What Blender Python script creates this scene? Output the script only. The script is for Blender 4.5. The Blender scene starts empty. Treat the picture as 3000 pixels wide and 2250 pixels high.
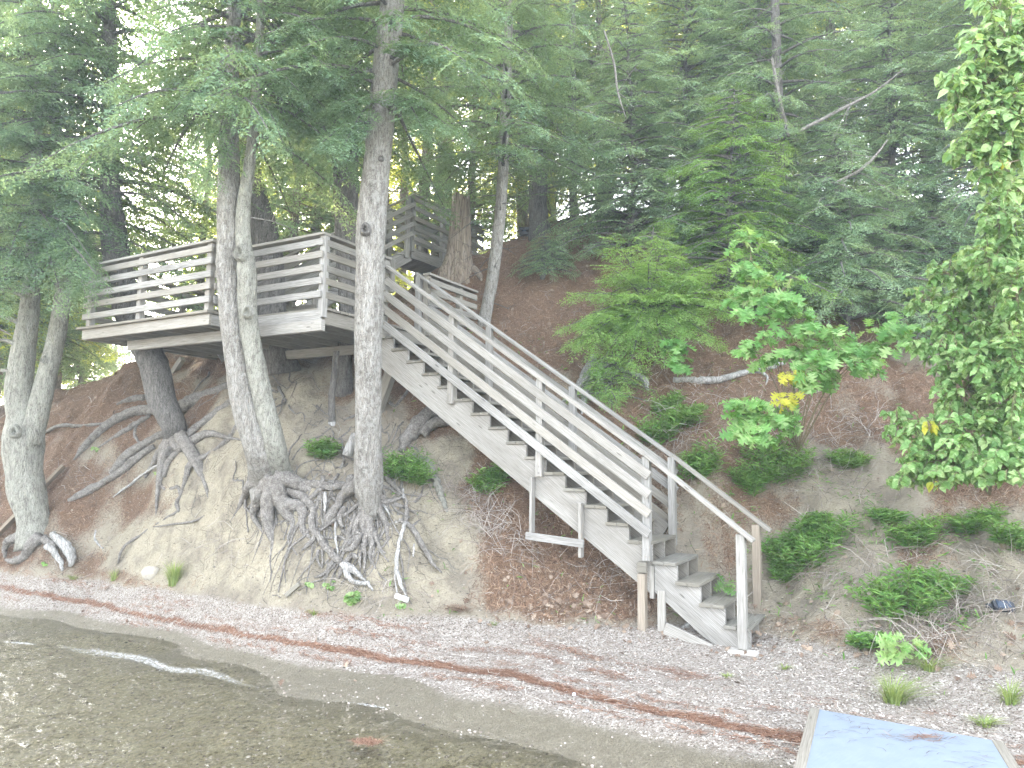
import bpy, math, random
import numpy as np
from mathutils import Vector, Matrix
random.seed(7); RNG = np.random.default_rng(11)
SC = bpy.context.scene
COL = SC.collection
A = lambda *v: np.array(v, float)

# ---------------------------------------------------------------- camera
F = 2142.9                      # focal length in pixels of the 3000 px wide photograph
PITCH, ROLL = math.radians(6.0), math.radians(0.7)
EYE = A(0, 0, 2.05)
cf = A(0, math.cos(PITCH), math.sin(PITCH)); _u = A(0, -math.sin(PITCH), math.cos(PITCH)); _r = A(1, 0, 0)
cr = _r*math.cos(ROLL) + _u*math.sin(ROLL); cu = -_r*math.sin(ROLL) + _u*math.cos(ROLL)
cam = bpy.data.cameras.new('camera'); camo = bpy.data.objects.new('camera', cam); COL.objects.link(camo)
cam.sensor_width = 36; cam.sensor_fit = 'HORIZONTAL'; cam.lens = 36*F/3000; cam.clip_start = 0.05; cam.clip_end = 2000
camo.matrix_world = Matrix(((cr[0], cu[0], -cf[0], EYE[0]), (cr[1], cu[1], -cf[1], EYE[1]), (cr[2], cu[2], -cf[2], EYE[2]), (0, 0, 0, 1)))
SC.camera = camo

# ---------------------------------------------------------------- world, sun, exposure
SUN_EL, SUN_AZ = math.radians(27), math.radians(-33)        # azimuth from +Y, negative = to the left; behind the trees
w = bpy.data.worlds.new('World'); SC.world = w; w.use_nodes = True
nt = w.node_tree; nt.nodes.clear()
sky = nt.nodes.new('ShaderNodeTexSky'); sky.sky_type = 'NISHITA'; sky.sun_disc = False
sky.sun_elevation = SUN_EL; sky.sun_rotation = SUN_AZ; sky.air_density = 1.0; sky.dust_density = 3.0; sky.ozone_density = 1.0
hs = nt.nodes.new('ShaderNodeHueSaturation'); hs.inputs['Saturation'].default_value = 0.30
bg = nt.nodes.new('ShaderNodeBackground'); bg.inputs[1].default_value = 0.15
wo = nt.nodes.new('ShaderNodeOutputWorld')
nt.links.new(sky.outputs[0], hs.inputs['Color']); nt.links.new(hs.outputs[0], bg.inputs[0]); nt.links.new(bg.outputs[0], wo.inputs[0])
sl = bpy.data.lights.new('sun', 'SUN'); sl.energy = 4.0; sl.angle = math.radians(0.5); sl.color = (1.0, 0.86, 0.66)
so = bpy.data.objects.new('sun', sl); COL.objects.link(so)
sd = Vector((math.sin(SUN_AZ)*math.cos(SUN_EL), math.cos(SUN_AZ)*math.cos(SUN_EL), math.sin(SUN_EL)))
so.rotation_euler = sd.to_track_quat('Z', 'Y').to_euler()
SC.view_settings.view_transform = 'Standard'; SC.view_settings.look = 'None'
SC.view_settings.exposure = 3.78; SC.view_settings.gamma = 1.0
SC.cycles.max_bounces = 8; SC.cycles.transparent_max_bounces = 12; SC.cycles.diffuse_bounces = 4
SC.cycles.use_denoising = True

# ---------------------------------------------------------------- pixel <-> place
def ray(x, y):
    d = cf*F + cr*(x-1500) - cu*(y-1125)
    return d/d[1]
def atY(x, y, Y): return EYE + ray(x, y)*Y
def atz(x, y, z):
    d = ray(x, y); return EYE + d*(z-EYE[2])/d[2]
def proj(P):
    P = np.atleast_2d(P) - EYE; d = np.maximum(P@cf, 1e-3)
    return 1500 + F*(P@cr)/d, 1125 - F*(P@cu)/d

# ---------------------------------------------------------------- objects
def setp(o, label=None, cat=None, group=None, kind=None):
    for k, v in (('label', label), ('category', cat), ('group', group), ('kind', kind)):
        if v: o[k] = v
    return o
def mesh_obj(name, V, Fs, mats, parent=None, smooth=False, uv=None, attrs=None, matidx=None):
    """V (n,3) world coordinates; Fs: (m,k) int array or list of them; one mesh object"""
    V = np.asarray(V, float)
    if parent is not None: V = V - np.array(parent['_loc'])
    if isinstance(Fs, np.ndarray): Fs = [Fs]
    me = bpy.data.meshes.new(name)
    me.vertices.add(len(V)); me.vertices.foreach_set('co', V.astype(np.float32).ravel())
    tot = np.concatenate([np.full(len(f), f.shape[1], np.int32) for f in Fs])
    flat = np.concatenate([f.ravel() for f in Fs]).astype(np.int32)
    me.loops.add(len(flat)); me.loops.foreach_set('vertex_index', flat)
    me.polygons.add(len(tot)); st = np.concatenate([[0], np.cumsum(tot)[:-1]]).astype(np.int32)
    me.polygons.foreach_set('loop_start', st); me.polygons.foreach_set('loop_total', tot)
    me.polygons.foreach_set('use_smooth', np.full(len(tot), bool(smooth)))
    if matidx is not None: me.polygons.foreach_set('material_index', np.asarray(matidx, np.int32))
    for m in (mats if isinstance(mats, (list, tuple)) else [mats]): me.materials.append(m)
    if uv is not None:
        l = me.uv_layers.new(name='UVMap'); l.data.foreach_set('uv', np.asarray(uv, np.float32).ravel())
    for k, v in (attrs or {}).items():
        a = me.attributes.new(k, 'FLOAT', 'POINT'); a.data.foreach_set('value', np.asarray(v, np.float32))
    me.update(calc_edges=True)
    o = bpy.data.objects.new(name, me); COL.objects.link(o)
    if parent is not None: o.parent = parent
    return o
def thing(name, label, cat, loc, group=None):
    o = bpy.data.objects.new(name, None); COL.objects.link(o); o.empty_display_size = .1
    o.location = tuple(float(v) for v in loc); o['_loc'] = [float(v) for v in loc]
    return setp(o, label, cat, group)

class MB:
    """collects shapes in world coordinates, builds one mesh"""
    def __init__(s): s.V = []; s.Q = []; s.T = []; s.UQ = []; s.UT = []; s.n = 0; s.MQ = []; s.MT = []
    def add(s, V, Q=None, T=None, UQ=None, UT=None, m=0):
        V = np.asarray(V, float)
        if Q is not None and len(Q):
            Q = np.asarray(Q, int); s.Q.append(Q+s.n); s.UQ.append(np.zeros((len(Q)*4, 2)) if UQ is None else np.asarray(UQ).reshape(-1, 2)); s.MQ.append(np.full(len(Q), m))
        if T is not None and len(T):
            T = np.asarray(T, int); s.T.append(T+s.n); s.UT.append(np.zeros((len(T)*3, 2)) if UT is None else np.asarray(UT).reshape(-1, 2)); s.MT.append(np.full(len(T), m))
        s.V.append(V); s.n += len(V)
    def beam(s, p0, p1, w, h, up=A(0, 0, 1), bev=.004, m=0):
        """board from p0 to p1 (centre line); w across, h along up; small bevel; UV in metres along the grain"""
        p0 = np.asarray(p0, float); p1 = np.asarray(p1, float)
        d = p1-p0; L = np.linalg.norm(d); d = d/L
        up = up - d*(up@d); up = up/np.linalg.norm(up); sd_ = np.cross(d, up)
        b = min(bev, w*.2, h*.2); a, c = w/2, h/2
        sec = [(-a+b, -c), (a-b, -c), (a, -c+b), (a, c-b), (a-b, c), (-a+b, c), (-a, c-b), (-a, -c+b)]
        V = []
        for P, e in ((p0, b), (p0+d*b, 0), (p1-d*b, 0), (p1, b)):
            for x, y in sec:
                x2 = x - math.copysign(min(e, abs(x)), x); y2 = y - math.copysign(min(e, abs(y)), y)
                V.append(P + sd_*x2 + up*y2)
        Q = []; UV = []; off = random.random()*50; per = [0]
        for k in range(8):
            q = sec[(k+1) % 8]; p = sec[k]; per.append(per[-1]+math.hypot(q[0]-p[0], q[1]-p[1]))
        us = [0, b, L-b, L]
        for r in range(3):
            for k in range(8):
                k2 = (k+1) % 8
                Q.append((r*8+k, (r+1)*8+k, (r+1)*8+k2, r*8+k2))
                UV += [(us[r]+off, per[k]+off*3), (us[r+1]+off, per[k]+off*3), (us[r+1]+off, per[k+1]+off*3), (us[r]+off, per[k+1]+off*3)]
        # ends
        for base, rev in ((0, False), (24, True)):
            for q in ((0, 1, 2, 7), (7, 2, 3, 6), (6, 3, 4, 5)):
                qq = [base+i for i in q]; 
                if rev: qq = qq[::-1]
                Q.append(tuple(qq)); UV += [(off+.01*sec[i-base][0], off*3+sec[i-base][1]) for i in qq]
        s.add(V, Q=Q, UQ=UV, m=m)
    def tube(s, pts, rad, seg=10, jit=0.0, cap=True, m=0, flat=1.0, seed=None):
        pts = np.asarray(pts, float); n = len(pts); rad = np.broadcast_to(np.asarray(rad, float), (n,))
        rg = np.random.default_rng(seed) if seed is not None else RNG
        tan = np.gradient(pts, axis=0); tan /= np.linalg.norm(tan, axis=1)[:, None]+1e-9
        ref = A(0, 1, 0.13) if abs(tan[0] @ A(0, 1, 0.13)) < .8 else A(1, 0, .1)
        V = np.zeros((n, seg, 3)); ang = np.arange(seg)/seg*2*math.pi
        ph = rg.random(3)*6.28
        u = ref
        for i in range(n):
            u = u - tan[i]*(u@tan[i]); u = u/(np.linalg.norm(u)+1e-9); v = np.cross(tan[i], u)
            rr = rad[i]*(1 + jit*(np.sin(ang*3+ph[0]+i*.4)*.5 + np.sin(ang*5+ph[1]-i*.6)*.35 + rg.normal(0, .45, seg)))
            V[i] = pts[i] + np.outer(np.cos(ang)*rr, u) + np.outer(np.sin(ang)*rr*flat, v)
        i, k = np.meshgrid(np.arange(n-1), np.arange(seg), indexing='ij'); k2 = (k+1) % seg
        Q = np.stack([i*seg+k, i*seg+k2, (i+1)*seg+k2, (i+1)*seg+k], -1).reshape(-1, 4)
        V = V.reshape(-1, 3); T = None
        if cap:
            V = np.vstack([V, pts[0], pts[-1]]); c0 = n*seg
            kk = np.arange(seg); k3 = (kk+1) % seg
            T = np.vstack([np.stack([np.full(seg, c0), k3, kk], -1), np.stack([np.full(seg, c0+1), (n-1)*seg+kk, (n-1)*seg+k3], -1)])
        s.add(V, Q=Q, T=T, m=m)
    def build(s, name, mats, parent=None, smooth=False):
        V = np.vstack(s.V); Fs = []; uv = []; mi = []
        if s.Q: Fs.append(np.vstack(s.Q)); uv.append(np.vstack(s.UQ)); mi.append(np.concatenate(s.MQ))
        if s.T: Fs.append(np.vstack(s.T)); uv.append(np.vstack(s.UT)); mi.append(np.concatenate(s.MT))
        return mesh_obj(name, V, Fs, mats, parent, smooth, np.vstack(uv), None, np.concatenate(mi))

def smooth_path(pts, n, vals=None):
    """Catmull-Rom through pts, n samples; vals interpolated the same way"""
    P = np.asarray(pts, float)
    if vals is not None: P = np.column_stack([P, np.asarray(vals, float)])
    d = np.concatenate([[0], np.cumsum(np.linalg.norm(np.diff(P[:, :3], axis=0), axis=1))])
    t = np.linspace(0, d[-1], n); out = np.zeros((n, P.shape[1]))
    m = np.gradient(P, d, axis=0) if len(P) > 2 else np.repeat(((P[1]-P[0])/d[1])[None], 2, 0)
    for j, x in enumerate(t):
        i = min(np.searchsorted(d, x, 'right')-1, len(P)-2); h = d[i+1]-d[i]; q = (x-d[i])/h
        out[j] = (2*q**3-3*q**2+1)*P[i] + (q**3-2*q**2+q)*h*m[i] + (-2*q**3+3*q**2)*P[i+1] + (q**3-q**2)*h*m[i+1]
    return (out[:, :3], out[:, 3]) if vals is not None else out

# ---------------------------------------------------------------- numpy value noise
def vnoise(x, y, seed=0):
    xi = np.floor(x).astype(np.int64); yi = np.floor(y).astype(np.int64); fx = x-xi; fy = y-yi
    fx = fx*fx*(3-2*fx); fy = fy*fy*(3-2*fy)
    def h(a, b):
        n = (a*374761393 + b*668265263 + seed*982451653) & 0x7fffffff
        n = ((n ^ (n >> 13))*1274126177) & 0x7fffffff
        return ((n ^ (n >> 16)) & 0xffff)/65535.0
    return (h(xi, yi)*(1-fx)+h(xi+1, yi)*fx)*(1-fy) + (h(xi, yi+1)*(1-fx)+h(xi+1, yi+1)*fx)*fy
def fbm(x, y, o=4, seed=0):
    s = 0; a = .5
    for k in range(o): s = s + a*(vnoise(x*2**k, y*2**k, seed+k)-.5); a *= .5
    return s
# ---------------------------------------------------------------- materials
def mat(name):
    m = bpy.data.materials.new(name); m.use_nodes = True; t = m.node_tree; t.nodes.clear()
    o = t.nodes.new('ShaderNodeOutputMaterial'); return m, t, o
def N(t, typ, **kw):
    n = t.nodes.new(typ)
    for k, v in kw.items():
        if k.startswith('i_'):
            key = k[2:]; n.inputs[int(key) if key.isdigit() else key.replace('_', ' ')].default_value = v
        else: setattr(n, k, v)
    return n
def ramp(t, fac, stops, interp='LINEAR'):
    r = t.nodes.new('ShaderNodeValToRGB'); r.color_ramp.interpolation = interp; e = r.color_ramp.elements
    while len(e) < len(stops): e.new(.5)
    for el, (p, c) in zip(e, stops): el.position = p; el.color = (*c, 1) if len(c) == 3 else c
    t.links.new(fac, r.inputs[0]); return r.outputs[0]
def mix(t, fac, a, b, mode='MIX'):
    n = t.nodes.new('ShaderNodeMix'); n.data_type = 'RGBA'; n.blend_type = mode
    for s, v in ((n.inputs[0], fac), (n.inputs[6], a), (n.inputs[7], b)):
        if isinstance(v, (int, float)): s.default_value = v
        elif isinstance(v, tuple): s.default_value = (*v, 1)
        else: t.links.new(v, s)
    return n.outputs[2]
def mth(t, op, a, b=None, c=None, clamp=False):
    n = t.nodes.new('ShaderNodeMath'); n.operation = op; n.use_clamp = clamp
    for i, v in enumerate((a, b, c)):
        if v is None: continue
        if isinstance(v, (int, float)): n.inputs[i].default_value = v
        else: t.links.new(v, n.inputs[i])
    return n.outputs[0]
def noise(t, vec, scale, detail=4, rough=.55, dist=0.0):
    n = t.nodes.new('ShaderNodeTexNoise'); n.inputs['Scale'].default_value = scale; n.inputs['Detail'].default_value = detail
    n.inputs['Roughness'].default_value = rough; n.inputs['Distortion'].default_value = dist
    if vec is not None: t.links.new(vec, n.inputs['Vector'])
    return n.outputs[0]
def mapping(t, vec, scale=(1, 1, 1), rot=(0, 0, 0)):
    n = t.nodes.new('ShaderNodeMapping'); n.inputs['Scale'].default_value = scale; n.inputs['Rotation'].default_value = rot
    t.links.new(vec, n.inputs['Vector']); return n.outputs[0]
def coord(t, which='Object'):
    return t.nodes.new('ShaderNodeTexCoord').outputs[which]
def geo_pos(t): return t.nodes.new('ShaderNodeNewGeometry').outputs['Position']
def attr(t, name):
    n = t.nodes.new('ShaderNodeAttribute'); n.attribute_name = name; return n.outputs['Fac']
def principled(t, o, col, rough=.9, bump=None, bstr=.5, bdist=.01, spec=.25):
    p = t.nodes.new('ShaderNodeBsdfPrincipled'); p.inputs['Specular IOR Level'].default_value = spec
    if isinstance(rough, (int, float)): p.inputs['Roughness'].default_value = rough
    else: t.links.new(rough, p.inputs['Roughness'])
    if isinstance(col, tuple): p.inputs['Base Color'].default_value = (*col, 1)
    else: t.links.new(col, p.inputs['Base Color'])
    if bump is not None:
        b = t.nodes.new('ShaderNodeBump'); b.inputs['Strength'].default_value = bstr; b.inputs['Distance'].default_value = bdist
        t.links.new(bump, b.inputs['Height']); t.links.new(b.outputs[0], p.inputs['Normal'])
    t.links.new(p.outputs[0], o.inputs[0]); return p

def wood_mat(name, light, mid, dark, warm=.0):
    m, t, o = mat(name); uv = coord(t, 'UV')
    g1 = noise(t, mapping(t, uv, (1.3, 26, 1)), 3.0, 5, .62, .6)       # long grain
    g2 = noise(t, mapping(t, uv, (3.0, 150, 1)), 3.0, 3, .6, .2)       # fine fibres
    wv = t.nodes.new('ShaderNodeTexWave'); wv.wave_type = 'BANDS'; wv.bands_direction = 'Y'
    wv.inputs['Scale'].default_value = 9; wv.inputs['Distortion'].default_value = 9; wv.inputs['Detail'].default_value = 2; wv.inputs['Detail Scale'].default_value = .8
    t.links.new(mapping(t, uv, (.35, 2.2, 1)), wv.inputs['Vector'])
    c = ramp(t, g1, [(.32, dark), (.5, mid), (.68, light)])
    c = mix(t, .32, c, ramp(t, wv.outputs[0], [(.0, dark), (.3, mid), (.6, light)]))
    c = mix(t, mth(t, 'MULTIPLY', g2, .45), c, mid)
    big = noise(t, mapping(t, uv, (.5, 2, 1)), 1.3, 3)
    c = mix(t, ramp(t, big, [(.4, (0, 0, 0)), (.75, (.55, .55, .55))]), c, tuple(v*.62 for v in dark))
    # knots
    vo = t.nodes.new('ShaderNodeTexVoronoi'); vo.inputs['Scale'].default_value = 1.0
    t.links.new(mapping(t, uv, (2.1, 9.5, 1)), vo.inputs['Vector'])
    kn = ramp(t, vo.outputs['Distance'], [(.05, (1, 1, 1)), (.11, (0, 0, 0))])
    c = mix(t, kn, c, tuple(v*.35 for v in mid))
    ra = t.nodes.new('ShaderNodeObjectInfo').outputs['Random']
    c = mix(t, mth(t, 'MULTIPLY', ra, .35), c, (mid[0]*.95, mid[1]*.86, mid[2]*.70))
    h = mth(t, 'ADD', mth(t, 'MULTIPLY', g1, .7), mth(t, 'MULTIPLY', g2, .5))
    principled(t, o, c, .85, h, .55, .006, .2); return m

def bark_mat(name, pale, mid, dark, lichen=(.52, .56, .42), lich=.5, zs=.2, scale=20):
    m, t, o = mat(name); p = geo_pos(t)
    mp = mapping(t, p, (1, 1, zs)); vo = t.nodes.new('ShaderNodeTexVoronoi'); vo.feature = 'DISTANCE_TO_EDGE'; vo.inputs['Scale'].default_value = scale*2.1
    d0 = t.nodes.new('ShaderNodeTexNoise'); d0.inputs['Scale'].default_value = scale*1.2; t.links.new(mp, d0.inputs['Vector'])
    vm = t.nodes.new('ShaderNodeVectorMath'); vm.operation = 'SCALE'; vm.inputs[3].default_value = .06; t.links.new(d0.outputs[1], vm.inputs[0])
    va = t.nodes.new('ShaderNodeVectorMath'); va.operation = 'ADD'; t.links.new(mp, va.inputs[0]); t.links.new(vm.outputs[0], va.inputs[1])
    t.links.new(va.outputs[0], vo.inputs['Vector'])
    n1 = noise(t, mp, scale, 6, .7, .4); n2 = noise(t, p, scale*4, 4, .7)
    c = ramp(t, n1, [(.3, dark), (.48, mid), (.66, pale)])
    crack = ramp(t, vo.outputs['Distance'], [(.0, (1, 1, 1)), (.10, (0, 0, 0))])
    c = mix(t, mth(t, 'MULTIPLY', crack, .75), c, tuple(v*.45 for v in dark))
    l1 = noise(t, mapping(t, p, (1, 1, .6)), 17, 6, .75); l2 = noise(t, p, 80, 3, .7)
    lm = ramp(t, mth(t, 'ADD', mth(t, 'MULTIPLY', l1, .6), mth(t, 'MULTIPLY', l2, .4)), [(.60-.16*lich, (0, 0, 0)), (.66-.16*lich, (1, 1, 1))])
    c = mix(t, mth(t, 'MULTIPLY', lm, .6), c, lichen)
    c = mix(t, mth(t, 'MULTIPLY', n2, .5), c, mid)
    h = mth(t, 'ADD', mth(t, 'MULTIPLY', ramp(t, vo.outputs['Distance'], [(0, (0, 0, 0)), (.22, (1, 1, 1))]), .6), mth(t, 'MULTIPLY', n2, .5))
    principled(t, o, c, .93, h, .9, .02, .15); return m

def leaf_mat(name, dark, mid, bright, trans=.45, yel=.3, rough=.5):
    m, t, o = mat(name); v = attr(t, 'var')
    c = ramp(t, v, [(.0, dark), (.5, mid), (1.0, bright)])
    p = t.nodes.new('ShaderNodeBsdfPrincipled'); p.inputs['Roughness'].default_value = rough; p.inputs['Specular IOR Level'].default_value = .35
    tr = t.nodes.new('ShaderNodeBsdfTranslucent'); ms = t.nodes.new('ShaderNodeMixShader'); ms.inputs[0].default_value = trans
    t.links.new(c, p.inputs['Base Color'])
    ct = mix(t, yel, c, (.62, .62, .06), 'MIX'); t.links.new(ct, tr.inputs[0])
    t.links.new(p.outputs[0], ms.inputs[1]); t.links.new(tr.outputs[0], ms.inputs[2]); t.links.new(ms.outputs[0], o.inputs[0]); return m

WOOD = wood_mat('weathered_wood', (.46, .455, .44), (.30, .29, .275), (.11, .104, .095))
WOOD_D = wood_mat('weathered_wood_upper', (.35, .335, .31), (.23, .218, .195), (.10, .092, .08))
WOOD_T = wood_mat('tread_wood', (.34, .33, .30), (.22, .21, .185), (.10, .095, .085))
WOOD_N = wood_mat('newer_wood', (.37, .325, .27), (.28, .24, .195), (.17, .14, .11))
BARK = bark_mat('pale_bark', (.40, .38, .35), (.245, .228, .205), (.08, .072, .064), (.42, .42, .40), .7)
BARK_L = bark_mat('lichen_bark', (.40, .39, .35), (.25, .24, .21), (.085, .078, .068), (.41, .42, .36), .8)
BARK_D = bark_mat('dark_bark', (.25, .235, .22), (.155, .145, .135), (.055, .05, .045), (.33, .33, .30), .3)
BARK_F = bark_mat('far_bark', (.30, .26, .225), (.20, .17, .15), (.08, .07, .06), (.32, .31, .25), .1, scale=9)
ROOT = bark_mat('root_bark', (.37, .35, .325), (.25, .23, .21), (.085, .075, .068), (.42, .41, .36), .25, 1.0, 16)
DEAD = bark_mat('bleached_wood', (.50, .49, .48), (.36, .35, .335), (.18, .17, .155), (.6, .6, .58), .1, .25, 10)
STUMPM = bark_mat('rotten_wood', (.46, .40, .34), (.29, .235, .19), (.11, .085, .065), (.46, .45, .38), .2, .08, 10)
HEM = leaf_mat('hemlock_needles', (.05, .12, .075), (.15, .27, .165), (.31, .44, .25), .45)  # dark end of the ramp deepened to paint in shade among the sprays
HEMB = leaf_mat('bright_hemlock_needles', (.05, .14, .035), (.15, .32, .08), (.32, .50, .15), .45)
HEMF = leaf_mat('far_needles', (.09, .16, .09), (.19, .28, .12), (.36, .43, .14), .6, .7)
OAK = leaf_mat('oak_leaves', (.07, .22, .045), (.17, .38, .10), (.40, .56, .24), .45, rough=.42)
SHR = leaf_mat('shrub_leaves', (.07, .18, .045), (.18, .34, .11), (.41, .54, .26), .45, rough=.42)
FERN = leaf_mat('narrow_leaves', (.035, .12, .025), (.11, .27, .055), (.26, .44, .12), .35)
GREYB = bark_mat('grey_branch', (.34, .32, .29), (.24, .22, .20), (.12, .11, .10), (.4, .4, .38), .1, .3, 16)
GRS = leaf_mat('grass_blades', (.10, .17, .05), (.20, .28, .09), (.34, .40, .15), .35)
YEL = leaf_mat('yellow_leaves', (.34, .40, .06), (.50, .50, .06), (.62, .54, .07), .5)
def simple(name, c1, c2, scale=20, rough=.8, bd=.003, spec=.25):
    m, t, o = mat(name); p = geo_pos(t); n = noise(t, p, scale, 5, .65)
    principled(t, o, ramp(t, n, [(.3, c1), (.7, c2)]), rough, n, .6, bd, spec); return m
def litter_mat(name, stops):
    m, t, o = mat(name); principled(t, o, ramp(t, attr(t, 'var'), stops), .85); return m
NEEDLE = litter_mat('dry_needles', [(0, (.05, .03, .02)), (.45, (.22, .125, .08)), (.8, (.34, .22, .145)), (1, (.46, .35, .25))])
WRACK = litter_mat('red_needles', [(0, (.09, .045, .03)), (.5, (.23, .12, .08)), (1, (.36, .235, .165))])
DLEAF = litter_mat('dead_leaves', [(0, (.08, .05, .035)), (.5, (.19, .135, .10)), (1, (.33, .26, .20))])
TWIG = litter_mat('dry_twigs', [(0, (.16, .13, .115)), (.5, (.30, .26, .23)), (1, (.55, .51, .46))])
PEB = litter_mat('pebbles', [(0, (.06, .05, .043)), (.2, (.26, .22, .185)), (.55, (.43, .385, .345)), (1, (.60, .57, .54))])
# ---------------------------------------------------------------- terrain
WZ = -0.262
ctl = []
def cz(z, *pts):
    for x, y in pts: ctl.append(atz(x, y, z))
def cY(*pts):
    for x, y, Y in pts: ctl.append(atY(x, y, Y))
cz(-.25, (0, 1855), (400, 1925), (820, 2025), (1500, 2160), (1750, 2230))
cz(-.05, (0, 1735), (700, 1860), (1500, 1990), (2000, 2110), (2350, 2180))
cY((0, 1672, 12.0), (300, 1700, 11.2), (600, 1745, 9.9), (830, 1765, 9.15), (1080, 1765, 8.85), (1250, 1770, 8.9), (1500, 1795, 8.8), (1870, 1865, 8.35), (2175, 1908, 7.9), (2400, 1925, 7.6), (2650, 1990, 7.0), (3000, 2100, 6.2))
# bank, from the left to the right
cY((0, 1560, 12.2), (0, 1400, 12.8), (0, 1270, 13.8), (150, 1500, 11.9), (250, 1330, 12.6), (200, 1160, 14.5), (330, 1600, 11.5), (400, 1450, 11.9), (420, 1250, 12.6), (400, 1075, 13.8),
   (520, 1300, 11.6), (560, 1550, 10.7), (540, 1430, 11.1), (650, 1180, 11.6), (680, 1350, 10.7), (720, 1560, 9.9), (820, 1430, 9.9), (740, 1060, 12.6), (600, 1080, 13.0), (820, 1210, 11.2), (830, 1600, 9.5), (700, 1680, 9.75),
   (960, 1060, 12.0), (980, 1250, 10.7), (1080, 1420, 9.75), (1000, 1530, 9.5), (1080, 1600, 9.25), (1180, 1650, 9.15), (1200, 1450, 9.9), (1200, 1300, 10.7), (1150, 1150, 11.3), (1290, 1560, 9.6), (1350, 1400, 10.2),
   (1400, 1620, 9.3), (1500, 1500, 9.75), (1600, 1680, 9.2), (1780, 1740, 8.95), (1750, 1600, 9.5))
# hillside behind the stairs
cY((1230, 1000, 12.3), (1180, 880, 13.2), (1310, 860, 13.6), (1310, 780, 14.6), (1420, 960, 12.7), (1500, 860, 13.4), (1480, 730, 14.8), (1650, 665, 15.4), (1800, 625, 15.8), (1600, 850, 13.4), (1650, 1000, 12.2),
   (1750, 1130, 11.3), (1650, 1180, 11.1), (1900, 1180, 11.0), (1900, 900, 12.8), (2000, 1060, 11.7), (2100, 1290, 10.2), (2050, 1480, 9.55), (2220, 1780, 8.75), (2120, 1640, 9.15), (2300, 1640, 9.1), (2380, 1760, 8.4),
   (2300, 1450, 9.7), (2300, 1200, 10.8), (2400, 1000, 12.0), (2150, 800, 13.6), (2450, 760, 14.2), (2500, 1300, 10.2), (2500, 1550, 9.0), (2600, 1750, 8.1), (2700, 1900, 7.4), (2750, 1500, 8.9), (2800, 1250, 10.0),
   (2900, 1700, 7.9), (2930, 1790, 7.6), (2900, 1000, 11.8), (2900, 650, 14.6), (3000, 1900, 7.0), (3000, 1450, 8.8), (3000, 1200, 10.0), (2200, 640, 15.8))
# ground seen under and between the steps
ctl += [A(x, y, z) for x, y, z in ((-1.2, 11.6, 3.75), (0, 11.0, 3.0), (1.2, 10.2, 2.1), (2.4, 9.4, .95), (-3.0, 13.0, 3.95), (-5.0, 14.2, 3.9), (-1.9, 14.0, 5.1), (-2.6, 15.6, 5.3),
   # tops, far ground, lake bed
   (-3, 17.5, 6.0), (0, 17.5, 6.8), (4, 17.5, 8.0), (8, 16, 8.0), (12, 13, 7.5), (9, 11, 5.2), (9, 8, 3.0), (8, 6, 1.3), (7, 4.5, .3), (-8, 17, 3.9), (-12, 18, 3.2), (-13, 15, 2.2), (-15, 13.5, .6),
   (-6, 22, 4.4), (-14, 25, 3.0), (0, 22, 6.6), (8, 22, 8.4), (16, 20, 9), (0, 30, 6.2), (-15, 32, 2.8), (15, 32, 9), (-25, 20, 1.5), (25, 12, 7.5), (0, 45, 6), (-25, 45, 3), (28, 40, 9), (20, 5, 1.5),
   (-10, 9, -.55), (-6, 7.5, -.55), (-3, 5.5, -.55), (0, 4.3, -.5), (2.5, 4.3, -.4), (3, 5.2, -.2), (5, 4.8, -.02), (-14, 11.5, -.4), (-10, 3, -1.1), (0, 1, -1.1), (8, 1, -1), (-20, 5, -1.4), (20, -2, -1.2), (0, -8, -2), (-25, -10, -2.5), (25, -12, -2.5))]
ctl = np.array(ctl)
def _phi(r2): return r2*np.log(r2+1e-9)*.5
_K = _phi(((ctl[:, None, :2]-ctl[None, :, :2])**2).sum(-1)) + np.eye(len(ctl))*.05
_Pm = np.column_stack([np.ones(len(ctl)), ctl[:, :2]])
_sol = np.linalg.solve(np.block([[_K, _Pm], [_Pm.T, np.zeros((3, 3))]]), np.concatenate([ctl[:, 2], np.zeros(3)]))
def H0(x, y):
    x = np.asarray(x, float); y = np.asarray(y, float); sh = x.shape; x = x.ravel(); y = y.ravel()
    xc = np.clip(x, -30, 30); yc = np.clip(y, -14, 48); out = np.zeros(len(x))
    for a in range(0, len(x), 20000):
        b = slice(a, a+20000)
        out[b] = _phi((xc[b, None]-ctl[:, 0])**2+(yc[b, None]-ctl[:, 1])**2)@_sol[:-3] + _sol[-3] + _sol[-2]*xc[b] + _sol[-1]*yc[b]
    return out.reshape(sh)
ndirx, ndiry = .4955, .8686                      # inland direction of the bank
def relief(x, y, z):
    s = x*ndiry - y*ndirx; n = x*ndirx + y*ndiry
    bank = np.clip((z-.15)/.5, 0, 1)*np.clip((20-y)/4, .2, 1)
    left = np.clip((-1.0-x)/1.5, 0, 1)
    rill = (fbm(s*3.2+fbm(x*1.5, y*1.5, 2, 9)*2, n*.8, 4, 3))*.24*left*bank*np.clip((14-y)/2, 0, 1)
    lump = fbm(x*1.5, y*1.5, 5, 21)*.50*bank + fbm(x*5, y*5, 4, 31)*.19*bank
    beach = fbm(x*.9+y*.4, y*2.2, 4, 41)*.07*np.clip((z+.3)/.2, 0, 1)*(1-bank) + fbm(x*9, y*9, 3, 51)*.02*(1-bank)
    return rill + lump + beach
def H(x, y):
    z = H0(x, y); return z + relief(np.asarray(x, float), np.asarray(y, float), z)
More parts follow.
